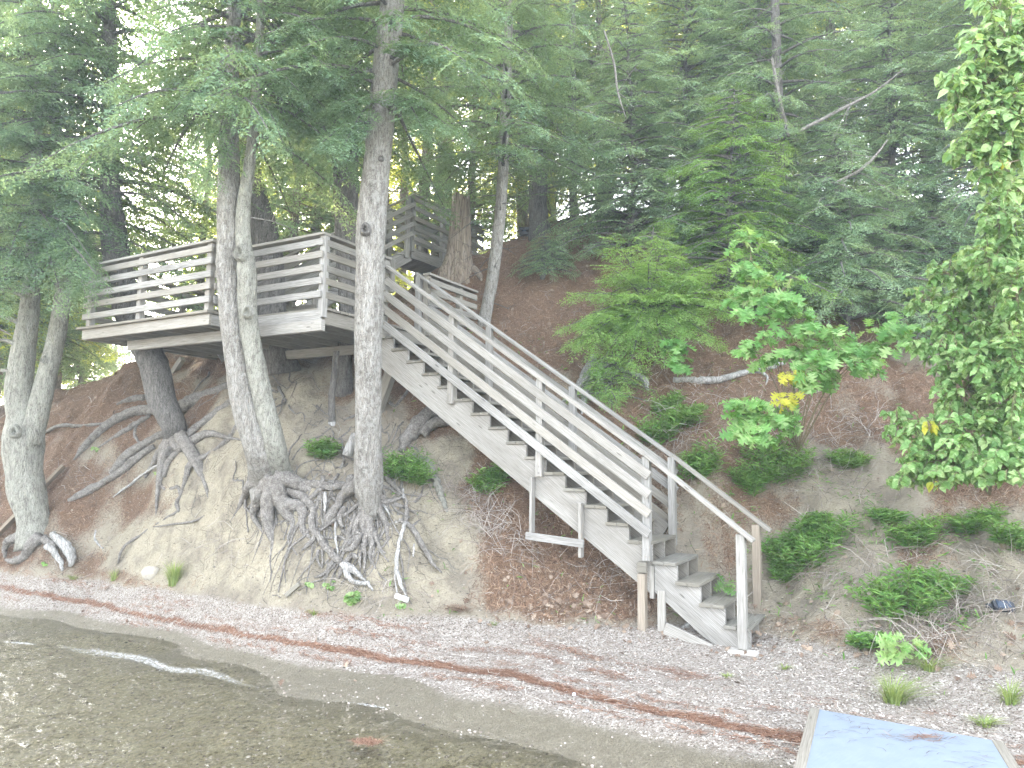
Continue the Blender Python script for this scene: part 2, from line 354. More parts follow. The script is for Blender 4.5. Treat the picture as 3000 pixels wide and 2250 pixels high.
# quick lookup grid for placing things
_gx = np.arange(-16, 12, .06); _gy = np.arange(3, 24, .06); _GX, _GY = np.meshgrid(_gx, _gy, indexing='ij'); _GZ = H(_GX, _GY)
def Hq(x, y):
    fx = np.clip((np.asarray(x)-_gx[0])/.06, 0, len(_gx)-1.001); fy = np.clip((np.asarray(y)-_gy[0])/.06, 0, len(_gy)-1.001)
    i = fx.astype(int); j = fy.astype(int); u = fx-i; v = fy-j
    return (_GZ[i, j]*(1-u)+_GZ[i+1, j]*u)*(1-v)+(_GZ[i, j+1]*(1-u)+_GZ[i+1, j+1]*u)*v
def onground(x, y, lift=0.0):
    """where the line of sight through photo pixel (x, y) meets the ground"""
    d = ray(x, y); Y = np.arange(4.2, 23, .02); P = EYE + d*Y[:, None]
    hit = np.nonzero(P[:, 2] < Hq(P[:, 0], P[:, 1]))[0]
    k = hit[0] if len(hit) else len(Y)-1
    return P[k] + A(0, 0, lift)
def gnormal(p, e=.12):
    n = A(-(Hq(p[0]+e, p[1])-Hq(p[0]-e, p[1]))/(2*e), -(Hq(p[0], p[1]+e)-Hq(p[0], p[1]-e))/(2*e), 1); return n/np.linalg.norm(n)

# litter zones of the ground (real colour zones of the soil), blobs x, y, rx, ry, amount
LIT = [(330, 1180, 420, 170, 1), (120, 1420, 260, 200, 1), (420, 1480, 190, 120, .7), (150, 1640, 260, 60, .8), (600, 1060, 260, 60, 1), (1150, 1000, 300, 200, 1), (1500, 850, 420, 330, 1.3), (1330, 1230, 180, 130, .9), (1250, 1420, 120, 90, .3),
       (1620, 1650, 300, 210, 1.3), (1480, 1520, 140, 130, .8), (1800, 1780, 180, 80, 1), (1500, 1400, 200, 160, 1), (1900, 1120, 380, 200, 1), (2250, 1250, 330, 200, .8), (2250, 1000, 500, 300, 1), (2900, 700, 400, 250, 1.2), (2120, 1500, 180, 160, .6), (2350, 1850, 260, 80, .6), (2700, 1650, 160, 70, .5), (2850, 1400, 300, 120, .5), (2450, 1640, 110, 60, .45), (2700, 1870, 260, 90, .5), (1900, 1880, 500, 50, .5), (860, 1290, 60, 80, .7), (300, 1690, 350, 40, .8), (2750, 1240, 400, 150, .8), (600, 1420, 100, 60, .3), (1080, 1480, 60, 60, .3)]
SAND = [(700, 1450, 260, 260, 1.2), (650, 1620, 330, 110, 1.2), (820, 1650, 260, 110, 1.2), (1050, 1650, 230, 110, 1.2), (1280, 1580, 130, 170, 1.0), (1330, 1350, 80, 90, .9), (480, 1560, 160, 110, .6), (2330, 1680, 130, 130, .8), (2480, 1480, 150, 110, .5), (2950, 1640, 140, 200, .5), (880, 1150, 160, 90, .7), (540, 1330, 200, 60, .5)]
WR = [(-200, 1700), (0, 1722), (300, 1775), (600, 1838), (1000, 1908), (1250, 1950), (1500, 1978), (1700, 2030), (2000, 2100), (2350, 2172), (2600, 2230)]
WET = [(-600, 1700), (0, 1785), (300, 1830), (700, 1915), (1100, 1990), (1500, 2070), (1900, 2160), (2400, 2260)]
def pathdist(x, y, path):
    """signed vertical distance below a left-to-right path, in photo pixels"""
    p = np.array(path, float); return y - np.interp(x, p[:, 0], p[:, 1])
def masks(P):
    x, y = proj(P); X, Yw, z = P.T
    inimg = (x > -300) & (x < 3300) & (y > 300) & (y < 2400)
    nz = fbm(X*2.2, Yw*2.2, 4, 61)*1.6; n2 = fbm(X*.9, Yw*.9, 3, 71)*1.5
    lit = np.zeros(len(x))
    for a, b, rx, ry, s in LIT: lit = np.maximum(lit, s*np.exp(-((x-a)/rx)**2-((y-b)/ry)**2))
    sand = np.zeros(len(x))
    for a, b, rx, ry, s in SAND: sand = np.maximum(sand, s*np.exp(-((x-a)/rx)**2-((y-b)/ry)**2))
    lit = np.where(inimg, lit, 1.0); sand = np.where(inimg, sand, 0)
    lit = np.clip(lit + nz*.8 + n2*.35 - sand*.75 + .05, 0, 1)
    d = pathdist(x, y, WR); wid = np.interp(x, [0, 600, 1500, 2300], [6, 8, 10, 13])
    nw = fbm(X*3, Yw*6, 3, 81)
    wr = np.exp(-((d+nw*26)/wid)**2)*np.clip(.95+nw*1.6, 0, 1)
    for off, am, ww in ((-75, .4, 9), (-38, .3, 6), (38, .35, 6), (-120, .35, 10)):
        n3 = fbm(X*1.7+off, Yw*3.4, 3, 91)
        wr = np.maximum(wr, am*np.exp(-((d-off*(.7+.3*x/2000)+nw*40)/ww)**2)*np.clip(n3*5+.3, 0, 1))
    wr = np.where(z < .3, wr, 0)
    dw = pathdist(x, y, WET) + fbm(X*1.2, Yw*1.2, 3, 95)*50
    wet = np.clip(dw/40+.5, 0, 1)*(z < .2)
    wet = np.where((z < -.18), 1, wet)
    gra = np.clip((.33-z)/.18, 0, 1)
    lit = lit*(1-gra*.72)
    return lit, np.clip(wr, 0, 1), wet, gra, np.clip(sand, 0, 1)
def axis(lo, a, b, hi, step):
    mid = np.arange(a, b, step); out = [b]; s = step
    while out[-1] < hi: s *= 1.13; out.append(out[-1]+s)
    inn = [a]; s = step
    while inn[-1] > lo: s *= 1.13; inn.append(inn[-1]-s)
    return np.concatenate([inn[:0:-1], mid, out])
gx = axis(-400, -13, 8, 400, .04); gy = axis(-400, 4, 17, 500, .04)
GX, GY = np.meshgrid(gx, gy, indexing='ij'); GZ = H(GX, GY)
GP = np.column_stack([GX.ravel(), GY.ravel(), GZ.ravel()]); nx, ny = GX.shape
i, j = np.meshgrid(np.arange(nx-1), np.arange(ny-1), indexing='ij')
GQ = np.stack([i*ny+j, (i+1)*ny+j, (i+1)*ny+j+1, i*ny+j+1], -1).reshape(-1, 4)
lit, wr, wet, gra, sand_ = masks(GP)

m, t, o = mat('soil'); p = geo_pos(t)
nf = noise(t, p, 42, 6, .8); nm = noise(t, p, 7, 8, .75, .3); nb = noise(t, p, 2.3, 4, .6)
vo = t.nodes.new('ShaderNodeTexVoronoi'); vo.inputs['Scale'].default_value = 75; t.links.new(p, vo.inputs['Vector'])
vr = t.nodes.new('ShaderNodeSeparateColor'); t.links.new(vo.outputs['Color'], vr.inputs[0])
sandc = mix(t, nm, (.42, .365, .265), (.60, .54, .42)); sandc = mix(t, ramp(t, nf, [(.45, (0, 0, 0)), (.72, (.7, .7, .7))]), sandc, (.16, .14, .11))
dirt = mix(t, nm, (.20, .17, .135), (.44, .385, .32)); 
sandc = mix(t, ramp(t, mth(t, 'ADD', mth(t, 'MULTIPLY', nb, .6), mth(t, 'MULTIPLY', nm, .4)), [(.46, (0, 0, 0)), (.62, (.75, .75, .75))]), sandc, (.19, .165, .135))
base = mix(t, ramp(t, mth(t, 'ADD', attr(t, 'sand'), mth(t, 'MULTIPLY', mth(t, 'SUBTRACT', nm, .5), .9)), [(.2, (0, 0, 0)), (.6, (1, 1, 1))]), mix(t, .5, dirt, sandc), sandc)
litc = ramp(t, noise(t, p, 80, 4, .8, .6), [(.32, (.055, .035, .024)), (.5, (.20, .125, .082)), (.66, (.34, .24, .17))])  # darkest stop paints in the shade of small recesses in the litter
base = mix(t, ramp(t, mth(t, 'ADD', attr(t, 'lit'), mth(t, 'MULTIPLY', mth(t, 'SUBTRACT', nf, .5), 1.1)), [(.3, (0, 0, 0)), (.62, (1, 1, 1))]), base, litc)
grac = ramp(t, vr.outputs[0], [(0, (.09, .077, .065)), (.18, (.30, .255, .22)), (.55, (.43, .385, .345)), (1, (.58, .545, .505))])
grac = mix(t, ramp(t, nm, [(.42, (0, 0, 0)), (.7, (.8, .8, .8))]), grac, (.27, .225, .19))
base = mix(t, ramp(t, mth(t, 'SUBTRACT', attr(t, 'gra'), mth(t, 'MULTIPLY', attr(t, 'lit'), mth(t, 'ADD', nf, .45))), [(.3, (0, 0, 0)), (.6, (1, 1, 1))]), base, grac)
wc = mix(t, vr.outputs[1], (.19, .168, .125), (.31, .28, .215)); wc = mix(t, ramp(t, nf, [(.6, (0, 0, 0)), (.75, (1, 1, 1))]), wc, (.38, .345, .275))
wc = mix(t, ramp(t, nm, [(.4, (0, 0, 0)), (.65, (.8, .8, .8))]), wc, (.20, .175, .13))
sx_ = t.nodes.new('ShaderNodeSeparateXYZ'); t.links.new(p, sx_.inputs[0]); und = mth(t, 'MULTIPLY', mth(t, 'SUBTRACT', -.262, sx_.outputs[2]), 18, clamp=True)
uc = ramp(t, mth(t, 'ADD', mth(t, 'MULTIPLY', noise(t, p, 24, 4, .8), .65), mth(t, 'MULTIPLY', nm, .35)), [(.38, (.07, .062, .035)), (.47, (.24, .21, .13)), (.58, (.38, .34, .23)), (.72, (.60, .56, .44))])
wc = mix(t, und, wc, uc)
base = mix(t, attr(t, 'wet'), base, wc)
wrc = mix(t, nf, (.13, .065, .042), (.26, .145, .095))
base = mix(t, ramp(t, mth(t, 'ADD', attr(t, 'wrack'), mth(t, 'MULTIPLY', mth(t, 'SUBTRACT', nf, .5), .9)), [(.35, (0, 0, 0)), (.6, (1, 1, 1))]), base, wrc)
hh = mth(t, 'ADD', mth(t, 'MULTIPLY', nm, 2.2), mth(t, 'ADD', mth(t, 'MULTIPLY', nf, .5), mth(t, 'MULTIPLY', vo.outputs['Distance'], .5)))
rg_ = mth(t, 'SUBTRACT', .95, mth(t, 'MULTIPLY', attr(t, 'wet'), .45))
principled(t, o, base, rg_, hh, 1.0, .045, .2)
SOIL = m
g = mesh_obj('ground', GP, GQ, SOIL, smooth=True, attrs=dict(lit=lit, wrack=wr, wet=wet, gra=gra, sand=sand_)); g['kind'] = 'structure'

# ---------------------------------------------------------------- lake water
m, t, o = mat('lake_water'); p = geo_pos(t)
gl = t.nodes.new('ShaderNodeBsdfGlossy'); gl.inputs['Roughness'].default_value = .04; gl.inputs[0].default_value = (1, 1, 1, 1)
tp = t.nodes.new('ShaderNodeBsdfTransparent'); tp.inputs[0].default_value = (1, 1, .95, 1)
fr = t.nodes.new('ShaderNodeFresnel'); fr.inputs[0].default_value = 1.17
mp = mapping(t, p, (1, 1.7, 1), (0, 0, math.radians(-27)))
hgt = mth(t, 'ADD', noise(t, mp, 2.6, 3, .55, .8), mth(t, 'MULTIPLY', noise(t, mp, 9, 3, .6, .4), .28))
b = t.nodes.new('ShaderNodeBump'); b.inputs['Strength'].default_value = 1.0; b.inputs['Distance'].default_value = .15; t.links.new(hgt, b.inputs['Height'])
t.links.new(b.outputs[0], gl.inputs['Normal']); t.links.new(b.outputs[0], fr.inputs['Normal'])
ms = t.nodes.new('ShaderNodeMixShader'); t.links.new(fr.outputs[0], ms.inputs[0]); t.links.new(tp.outputs[0], ms.inputs[1]); t.links.new(gl.outputs[0], ms.inputs[2]); t.links.new(ms.outputs[0], o.inputs[0])
Wv = A((-400, -400, WZ), (400, -400, WZ), (400, 14, WZ), (-400, 14, WZ)) if False else np.array([(-400, -400, WZ), (400, -400, WZ), (400, 30, WZ), (-400, 30, WZ)], float)
wt = mesh_obj('water', Wv, np.array([[0, 1, 2, 3]]), m); wt['kind'] = 'structure'
# ---------------------------------------------------------------- deck and stairs (all in metres in the stair's own frame)
_th = math.radians(29.7); DD = A(math.cos(_th), -math.sin(_th), 0); NN = A(math.sin(_th), math.cos(_th), 0); ZZ = A(0, 0, 1); O0 = A(-1.735, 10.367, 0)
def W(s, n, z): return O0 + DD*s + NN*n + ZZ*z
def pc(name, mats, parent, fn, label=None):
    mb = MB(); fn(mb); o = mb.build(name, mats, parent)
    if label: o['label'] = label
    return o
def board(name, parent, p0, p1, w, h, up=ZZ, m=None, label=None):
    j = RNG.normal(0, .002, 3)
    return pc(name, m or WOOD, parent, lambda b: b.beam(p0+j, p1+j*.5, w, h, up), label)
BOLT = simple('bolt_steel', (.20, .19, .18), (.34, .32, .30), 60, .5)
def bolts(parent, pts, nrm, r=.011):
    for q in pts: pc('bolt', BOLT, parent, lambda b: b.tube([q-nrm*.004, q+nrm*.008], r, 8))

# --- lower deck
FZ = 4.0                                   # top of the deck boards
deck = thing('viewing_deck', 'weathered grey wooden deck with slatted railings hung between the trees', 'deck', W(-2.4, 0, FZ))
# deck boards run along the front
n0 = -1.83; sA = -1.64; k = 0; n = n0
def deckboards(b):
    n = -1.86
    while n < 2.35:
        s0 = -4.64; s1 = (sA+.03) if n < -1.36 else -.06
        if n > 1.55: s0 = -3.6
        b.beam(W(s0, n+.07, FZ-.019), W(s1, n+.07, FZ-.019), .138, .036)
        n += .145
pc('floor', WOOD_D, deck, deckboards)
for (a, c, nn_) in ((-4.57, sA, -1.80), (sA, -.09, -1.335)): board('rim_board', deck, W(a, nn_+.02, 3.885), W(c, nn_+.02, 3.885), .04, .15)
board('rim_board', deck, W(sA-.02, -1.76, 3.883), W(sA-.02, -1.36, 3.883), .04, .146)
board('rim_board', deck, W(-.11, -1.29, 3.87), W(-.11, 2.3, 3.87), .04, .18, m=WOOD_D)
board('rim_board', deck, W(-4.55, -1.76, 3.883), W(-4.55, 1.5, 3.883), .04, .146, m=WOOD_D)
s = -4.35
while s < -.3:
    nn0 = -1.755 if s < sA-.05 else -1.29
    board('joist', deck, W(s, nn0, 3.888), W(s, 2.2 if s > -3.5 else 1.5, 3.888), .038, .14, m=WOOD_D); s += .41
board('support_beam', deck, W(-4.0, -1.385, 3.735), W(.02, -1.385, 3.735), .075, .145)
bolts(deck, [W(-.15, -1.425, 3.765), W(-.15, -1.425, 3.70)], -NN)
board('support_beam', deck, W(-3.35, .4, 3.735), W(-.3, .4, 3.735), .075, .145, m=WOOD_D)
def pxn(x, y, n):            # photo pixel on the vertical plane a distance n behind the stair's front
    d = ray(x, y); t_ = ((O0+NN*n-EYE)@NN)/(d@NN); return EYE+d*t_
board('brace', deck, pxn(490, 1115, .42), pxn(535, 1050, .42), .10, .09, up=NN, m=WOOD_D)
# posts and rails
RZ = [.155, .335, .5, .68, .845]           # rail centre heights above the floor
def rail_run(P0, P1, out, ext0=.0, ext1=.0, posts=(), m=None, cap=True, nr=5):
    d = P1-P0; L = np.linalg.norm(d); d = d/L
    for q in posts:
        c = P0+d*q - out*.05
        board('post', deck, c+ZZ*(-.14), c+ZZ*.935, .089, .089, up=out, m=m)
    for h in RZ[:nr]:
        board('rail', deck, P0-d*ext0+ZZ*h+out*.018, P1+d*ext1+ZZ*h+out*.018, .037, .089, m=m)
    if cap: board('cap_rail', deck, P0-d*(ext0+.02)-out*.03+ZZ*.955, P1+d*(ext1+.02)-out*.03+ZZ*.955, .14, .037, m=m)
rail_run(W(-4.52, -1.80, FZ), W(sA, -1.80, FZ), -NN, .02, .02, (.07, 1.30, 2.80))
rail_run(W(sA+.002, -1.76, FZ), W(sA+.002, -1.36, FZ), DD, 0, 0, (), WOOD)
rail_run(W(sA+.04, -1.335, FZ), W(-.09, -1.335, FZ), -NN, 0, .02, (.06, 1.50))
rail_run(W(-.09, -1.29, FZ), W(-.09, -.02, FZ), DD, 0, .02, (1.26,), WOOD_D)
rail_run(W(-4.54, -1.76, FZ), W(-4.54, 1.5, FZ), -DD, 0, 0, (1.6, 3.2), WOOD_D)
rail_run(W(-4.52, 1.5, FZ), W(-3.65, 1.5, FZ), NN, 0, 0, (.5, .97), WOOD_D)
rail_run(W(-.09, .97, FZ), W(-.09, 2.3, FZ), DD, 0, .05, (.04, .95), WOOD_D)
# --- bench on the deck
bench = thing('deck_bench', 'grey wooden bench with a high back seen through the deck railing', 'bench', W(-3.6, .6, FZ))
board('seat', bench, W(-4.3, .7, FZ+.42), W(-2.5, .7, FZ+.42), .40, .038, m=WOOD_D)
for h in (.62, .86): board('backrest', bench, W(-4.35, .93, FZ+h), W(-2.45, .93, FZ+h), .038, .14, m=WOOD_D)
board('side_panel', bench, W(-2.55, .50, FZ+.2), W(-2.55, .94, FZ+.2), .038, .39, m=WOOD_D)
board('side_panel', bench, W(-4.2, .50, FZ+.2), W(-4.2, .94, FZ+.2), .038, .39, m=WOOD_D)
for s in (-4.25, -2.5): board('leg', bench, W(s, .955, FZ), W(s, .955, FZ+.95), .038, .089, up=NN, m=WOOD_D)

# --- main staircase
stair = thing('staircase', 'long weathered wooden staircase with slatted handrails running down the bank from the deck', 'staircase', W(1.8, .45, 2.3))
RUN, RISE = .274, .19; SL = RISE/RUN; NW = .93
def tread_mb(b, s, z, wd=.29, na=-.01, nb=NW):
    for q in (0, 1):
        b.beam(W(s+wd*(.25+.5*q), na, z+.019), W(s+wd*(.25+.5*q), nb, z+.019), wd/2-.003, .038)
for i in range(-2, 14):
    pc('tread', WOOD_T, stair, lambda b: tread_mb(b, RUN*i, 3.59-RISE*i))
def stringer(name, parent, n, i0, i1, zfun, th, mname, depth=.30, run=RUN, rise=RISE, sbase=0.0, zend=None):
    """sawtooth side board, thickness th, from tread i0 to i1"""
    top = []
    for i in range(i0, i1+1):
        z = zfun(i)-.002; s = sbase+run*i
        top += [(s+.012, z), (s+run+.012, z)]
    s0, z0 = top[0]; s1, z1 = top[-1]
    nx_, nz_ = rise/math.hypot(run, rise), run/math.hypot(run, rise)
    # lower edge parallel to the pitch
    lo = lambda s: (zfun(i0) - (s-(sbase+run*i0))*rise/run) - depth
    V = []; Q = []; UV = []; off = random.random()*30
    for k, (s, z) in enumerate(top):
        zl = lo(s) if zend is None else max(lo(s), zend)
        for nn_ in (n, n+th): V += [W(s, nn_, z), W(s, nn_, zl)]
    ln = math.hypot(1, rise/run)
    def u(s, z): return ((s*run-z*rise)/math.hypot(run, rise)+off, (s*rise+z*run)/math.hypot(run, rise))
    for k in range(len(top)-1):
        a = k*4; c = a+4; (sa, za), (sb, zb) = top[k], top[k+1]
        if abs(sb-sa) > 1e-6:
            la, lb = V[a+1][2], V[c+1][2]
            Q += [(a, a+1, c+1, c), (a+3, a+2, c+2, c+3), (a+1, a+3, c+3, c+1), (a+2, a, c, c+2)]
            UV += [u(sa, za), u(sa, la), u(sb, lb), u(sb, zb), u(sa, la), u(sa, za), u(sb, zb), u(sb, lb), u(sa, la), u(sa, la+.04), u(sb, lb+.04), u(sb, lb), u(sa, za), u(sa, za+.04), u(sb, zb+.04), u(sb, zb)]
        else:
            Q += [(a, c, c+2, a+2)]; UV += [u(sa, za), u(sb, zb), u(sb+.04, zb), u(sa+.04, za)]
    e = (len(top)-1)*4
    Q += [(0, 2, 3, 1), (e, e+1, e+3, e+2)]; UV += [u(s0, z0), u(s0, z0), u(s0, z0-.2), u(s0, z0-.2), u(s1, z1), u(s1, z1-.2), u(s1, z1-.2), u(s1, z1)]
    b = MB(); b.add(V, Q=Q, UQ=UV); return b.build(name, mname, parent)
stringer('stringer', stair, .02, -1, 13, lambda i: 3.59-RISE*i, .04, WOOD, .36)
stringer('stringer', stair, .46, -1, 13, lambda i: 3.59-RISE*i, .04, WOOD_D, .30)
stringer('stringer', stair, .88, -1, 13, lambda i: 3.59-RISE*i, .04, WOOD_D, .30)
board('skirt_board', stair, W(.05, NW+.03, 3.59-.05*SL+.16), W(3.7, NW+.03, 3.59-3.7*SL+.16), .04, .235, m=WOOD_D)
captop = lambda s: 2.17+SL*(3.79-s)
POSTS = [(1.065, 2.80), (2.42, 1.86), (3.80, .94)]
for s, zb in POSTS:
    board('post', stair, W(s, -.012, zb), W(s, -.012, captop(s)-.045), .089, .089, up=NN)
    bolts(stair, [W(s, -.058, zb+.05), W(s, -.058, zb+.13)], -NN)
for s, zb in ((-.25, 3.95), (1.065, 2.9), (2.42, 1.95), (3.80, 1.02)):
    board('post', stair, W(s, NW+.015, zb), W(s, NW+.015, captop(s)-.045), .089, .089, up=NN, m=WOOD)
SE = 3.855
for off in (.225, .44, .66, .885):
    board('rail', stair, W(-.12, -.076, captop(-.12)-off), W(SE, -.076, captop(SE)-off), .037, .106)
for off in (.225, .44, .66, .885):
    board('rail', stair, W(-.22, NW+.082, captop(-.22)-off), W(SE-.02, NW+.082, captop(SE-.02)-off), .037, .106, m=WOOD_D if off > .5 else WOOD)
board('cap_rail', stair, W(-.2, -.035, captop(-.2)-.023), W(3.80, -.035, captop(3.80)-.023), .13, .037)
board('cap_rail', stair, W(-.3, NW+.04, captop(-.3)-.023), W(3.80, NW+.04, captop(3.80)-.023), .13, .037)
# hanging frame left under the stairs: two uprights and a cross bar
board('hanger', stair, W(2.325, -.03, 1.17), W(2.325, -.03, 1.85), .038, .089, up=NN)
board('hanger', stair, W(2.985, -.03, .92), W(2.985, -.03, 1.56), .038, .089, up=NN)
board('cross_bar', stair, W(2.26, -.07, 1.135), W(3.04, -.07, 1.085), .036, .092)
# prop under the head of the stair
board('brace', stair, pxn(1160, 1050, .40), pxn(1100, 1215, .40), .16, .12, up=NN, m=WOOD_D)
# support post and blocks under the foot of the main flight
board('support_post', stair, W(3.745, -.02, .0), W(3.745, -.02, .80), .089, .089, up=NN, m=WOOD_N)
board('block', stair, W(3.70, -.045, .865), W(3.81, -.045, .865), .075, .115, m=WOOD_T)
board('support_post', stair, W(3.84, .05, .52), W(3.84, .05, .88), .05, .07, up=NN)
board('support_post', stair, W(3.745, .86, .2), W(3.745, .86, .80), .089, .089, up=NN, m=WOOD_N)

# --- lower flight
low = thing('lower_steps', 'short flight of four worn wooden steps reaching the beach at the foot of the stairs', 'steps', W(4.4, .45, .1))
LR, LH = .262, .205
for k in range(4):
    s0, z0 = 3.86+LR*k, .905-LH*k
    pc('tread', WOOD_T, low, lambda b: tread_mb(b, s0, z0, .275, -.02+.0*k, .90))
stringer('stringer', low, .03, 0, 3, lambda i: .905-LH*i, .04, WOOD, .30, LR, LH, 3.86, .03)
stringer('stringer', low, .44, 0, 3, lambda i: .905-LH*i, .04, WOOD_D, .28, LR, LH, 3.86, .03)
stringer('stringer', low, .84, 0, 3, lambda i: .905-LH*i, .04, WOOD_D, .28, LR, LH, 3.86, .03)
board('post', low, W(4.85, -.015, .11), W(4.85, -.015, 1.30), .094, .094, up=NN)
board('post', low, W(4.82, NW+.0, .30), W(4.82, NW+.0, 1.33), .089, .089, up=NN, m=WOOD_N)
board('cap_rail', low, W(3.805, -.035, captop(3.80)-.024), W(4.985, -.035, 1.235), .13, .037)
board('cap_rail', low, W(3.805, NW+.04, captop(3.80)-.024), W(4.98, NW+.04, 1.265), .13, .037)
board('leg', low, W(3.955, .03, .17), W(3.955, .03, .62), .089, .05, up=NN)
board('brace', low, W(4.0, .0, .22), W(4.52, -.02, .05), .038, .135)
m_con = simple('old_concrete', (.38, .36, .33), (.56, .54, .51), 25, .9, .006)
foot = thing('concrete_block', 'pale concrete block under the front post of the lower steps', 'block', W(4.85, 0, .05))
cb = MB(); cb.beam(W(4.70, -.01, .045), W(5.02, -.01, .045), .26, .12, bev=.02); cb.build('slab', m_con, foot)

# --- upper staircase and landing
C1 = A(-2.12, 14.5, 6.36); E1 = A(.87, .493, 0); E1 /= np.linalg.norm(E1); B1_ = A(-.493, .87, 0)
up_ = thing('upper_staircase', 'upper flight of grey wooden stairs climbing from the deck to a landing near the stump', 'staircase', C1)
RB = .27; UR = .183; US = UR/RB
for k in range(13):
    a = C1-E1*(RB*(k+1))-ZZ*(UR*(k+1))
    pc('tread', WOOD, up_, lambda b: [b.beam(a+E1*RB*(.25+.5*q)-B1_*.03, a+E1*RB*(.25+.5*q)+B1_*1.0, RB/2-.004, .036) for q in (0, 1)])
def ustr(n):
    b = MB(); p0 = C1+B1_*n-ZZ*.18; p1 = C1-E1*(RB*13)+B1_*n-ZZ*(UR*13+.16); b.beam(p0, p1, .04, .24)
    for k in range(13):
        a = C1-E1*(RB*(k+1))-ZZ*(UR*(k+1)+.03)+B1_*n; b.beam(a-ZZ*.07, a+E1*RB-ZZ*.07, .038, .11)
    return b.build('stringer', WOOD, up_)
ustr(.03); ustr(.97)
def upt(s, n, z): return C1-E1*s+B1_*n+ZZ*(z-US*s)
for n_, sg in ((-.02, -1), (1.03, 1)):
    for sp in (.06, 1.25, 2.5): board('post', up_, upt(sp, n_, -.22), upt(sp, n_, 1.06), .089, .089, up=B1_, m=WOOD)
    for h in (.24, .44, .64, .84): board('rail', up_, upt(-.03, n_+sg*.065, h), upt(3.3, n_+sg*.065, h), .037, .089, m=WOOD)
    board('cap_rail', up_, upt(-.05, n_+sg*.03, 1.06), upt(3.3, n_+sg*.03, 1.06), .13, .037, m=WOOD)
land = thing('upper_landing', 'small raised wooden landing with slatted railing beside the tall stump', 'deck', C1)
E2 = A(.53, .848, 0); E2 /= np.linalg.norm(E2)
for k in range(17):
    a = C1+E2*(.08+.145*k)-ZZ*.02; board('floorboard', land, a+A(.02, 0, 0), a+B1_*1.25-E1*.1, .138, .036, m=WOOD)
board('rim_board', land, C1+E1*.05-ZZ*.135, C1+E1*.05+E2*2.5-ZZ*.135, .04, .19, m=WOOD)
def lrail(P0, L, posts):
    o_ = A(E2[1], -E2[0], 0)
    for q in posts: board('post', land, P0+E2*q-ZZ*.1, P0+E2*q+ZZ*1.06, .089, .089, up=E2, m=WOOD)
    for h in (.16, .37, .58, .79, .98): board('rail', land, P0-E2*.05+o_*.07+ZZ*h, P0+E2*L+o_*.07+ZZ*h, .037, .089, m=WOOD)
    board('cap_rail', land, P0-E2*.07+o_*.03+ZZ*1.08, P0+E2*L+o_*.03+ZZ*1.08, .13, .037, m=WOOD)
lrail(C1+E1*.06, 2.45, (.0, 1.0, 2.2)); lrail(C1+B1_*1.1-E1*.05, 2.3, (.0, 1.1, 2.2))
board('support_post', land, C1-E1*.35+A(0, 0, -1.0), C1-E1*.35+A(0, 0, -.32), .089, .089, up=B1_, m=WOOD)
board('support_post', land, C1+E2*1.8+E1*.1+A(0, 0, -1.2), C1+E2*1.8+A(0, 0, -.2), .089, .089, up=B1_, m=WOOD)
# ---------------------------------------------------------------- vegetation tools
def spray_tpl(L=1.0, nside=9, leaf=.055, lw=.30, ang=52, pairs=6, seed=1, side=.50, droop=.10, jit=.25):
    """flat feathery conifer spray along +X, unit length; triangles"""
    r = np.random.default_rng(seed); V = []
    def leafs(p0, p1, n, l):
        d = p1-p0; d /= np.linalg.norm(d)+1e-9; sd_ = np.cross(d, A(0, 0, 1)); sd_ /= np.linalg.norm(sd_)+1e-9
        for k in range(n):
            t_ = (k+.5)/n; c = p0+(p1-p0)*t_
            for sg in (-1, 1):
                a = math.radians(58+r.normal(0, 12)); q = d*math.cos(a)+sd_*sg*math.sin(a)+A(0, 0, r.normal(0, jit))
                q /= np.linalg.norm(q); pr = np.cross(q, A(0, 0, 1)); pr = pr/(np.linalg.norm(pr)+1e-9)+A(0, 0, r.normal(0, .5))
                ll = l*r.uniform(.7, 1.15)
                V.extend([c-pr*ll*lw*.5, c+pr*ll*lw*.5, c+q*ll])
        V.extend([p1-sd_*l*lw*.6, p1+sd_*l*lw*.6, p1+d*l*1.1])
    def dz(x): return -droop*x*x
    for k in range(nside):
        t_ = .08+.86*k/nside; sg = 1 if k % 2 else -1
        l = side*(1-t_)**.75*r.uniform(.75, 1.1)+.05; a = math.radians(ang+r.normal(0, 7))
        p0 = A(t_, 0, dz(t_)); e = A(t_+l*math.cos(a), sg*l*math.sin(a), dz(t_)-l*.15+r.normal(0, .02))
        leafs(p0, e, max(2, int(pairs*l/side)), leaf)
    leafs(A(0, 0, 0), A(1, 0, dz(1)), pairs+2, leaf)
    return np.array(V).reshape(-1, 3, 3)
T_FINE = [spray_tpl(nside=12, leaf=.060, lw=.42, pairs=8, seed=k) for k in range(4)]
T_MED = [spray_tpl(nside=8, leaf=.095, lw=.42, pairs=5, seed=10+k) for k in range(4)]
T_FAR = [spray_tpl(nside=6, leaf=.17, lw=.42, pairs=3, seed=20+k) for k in range(3)]
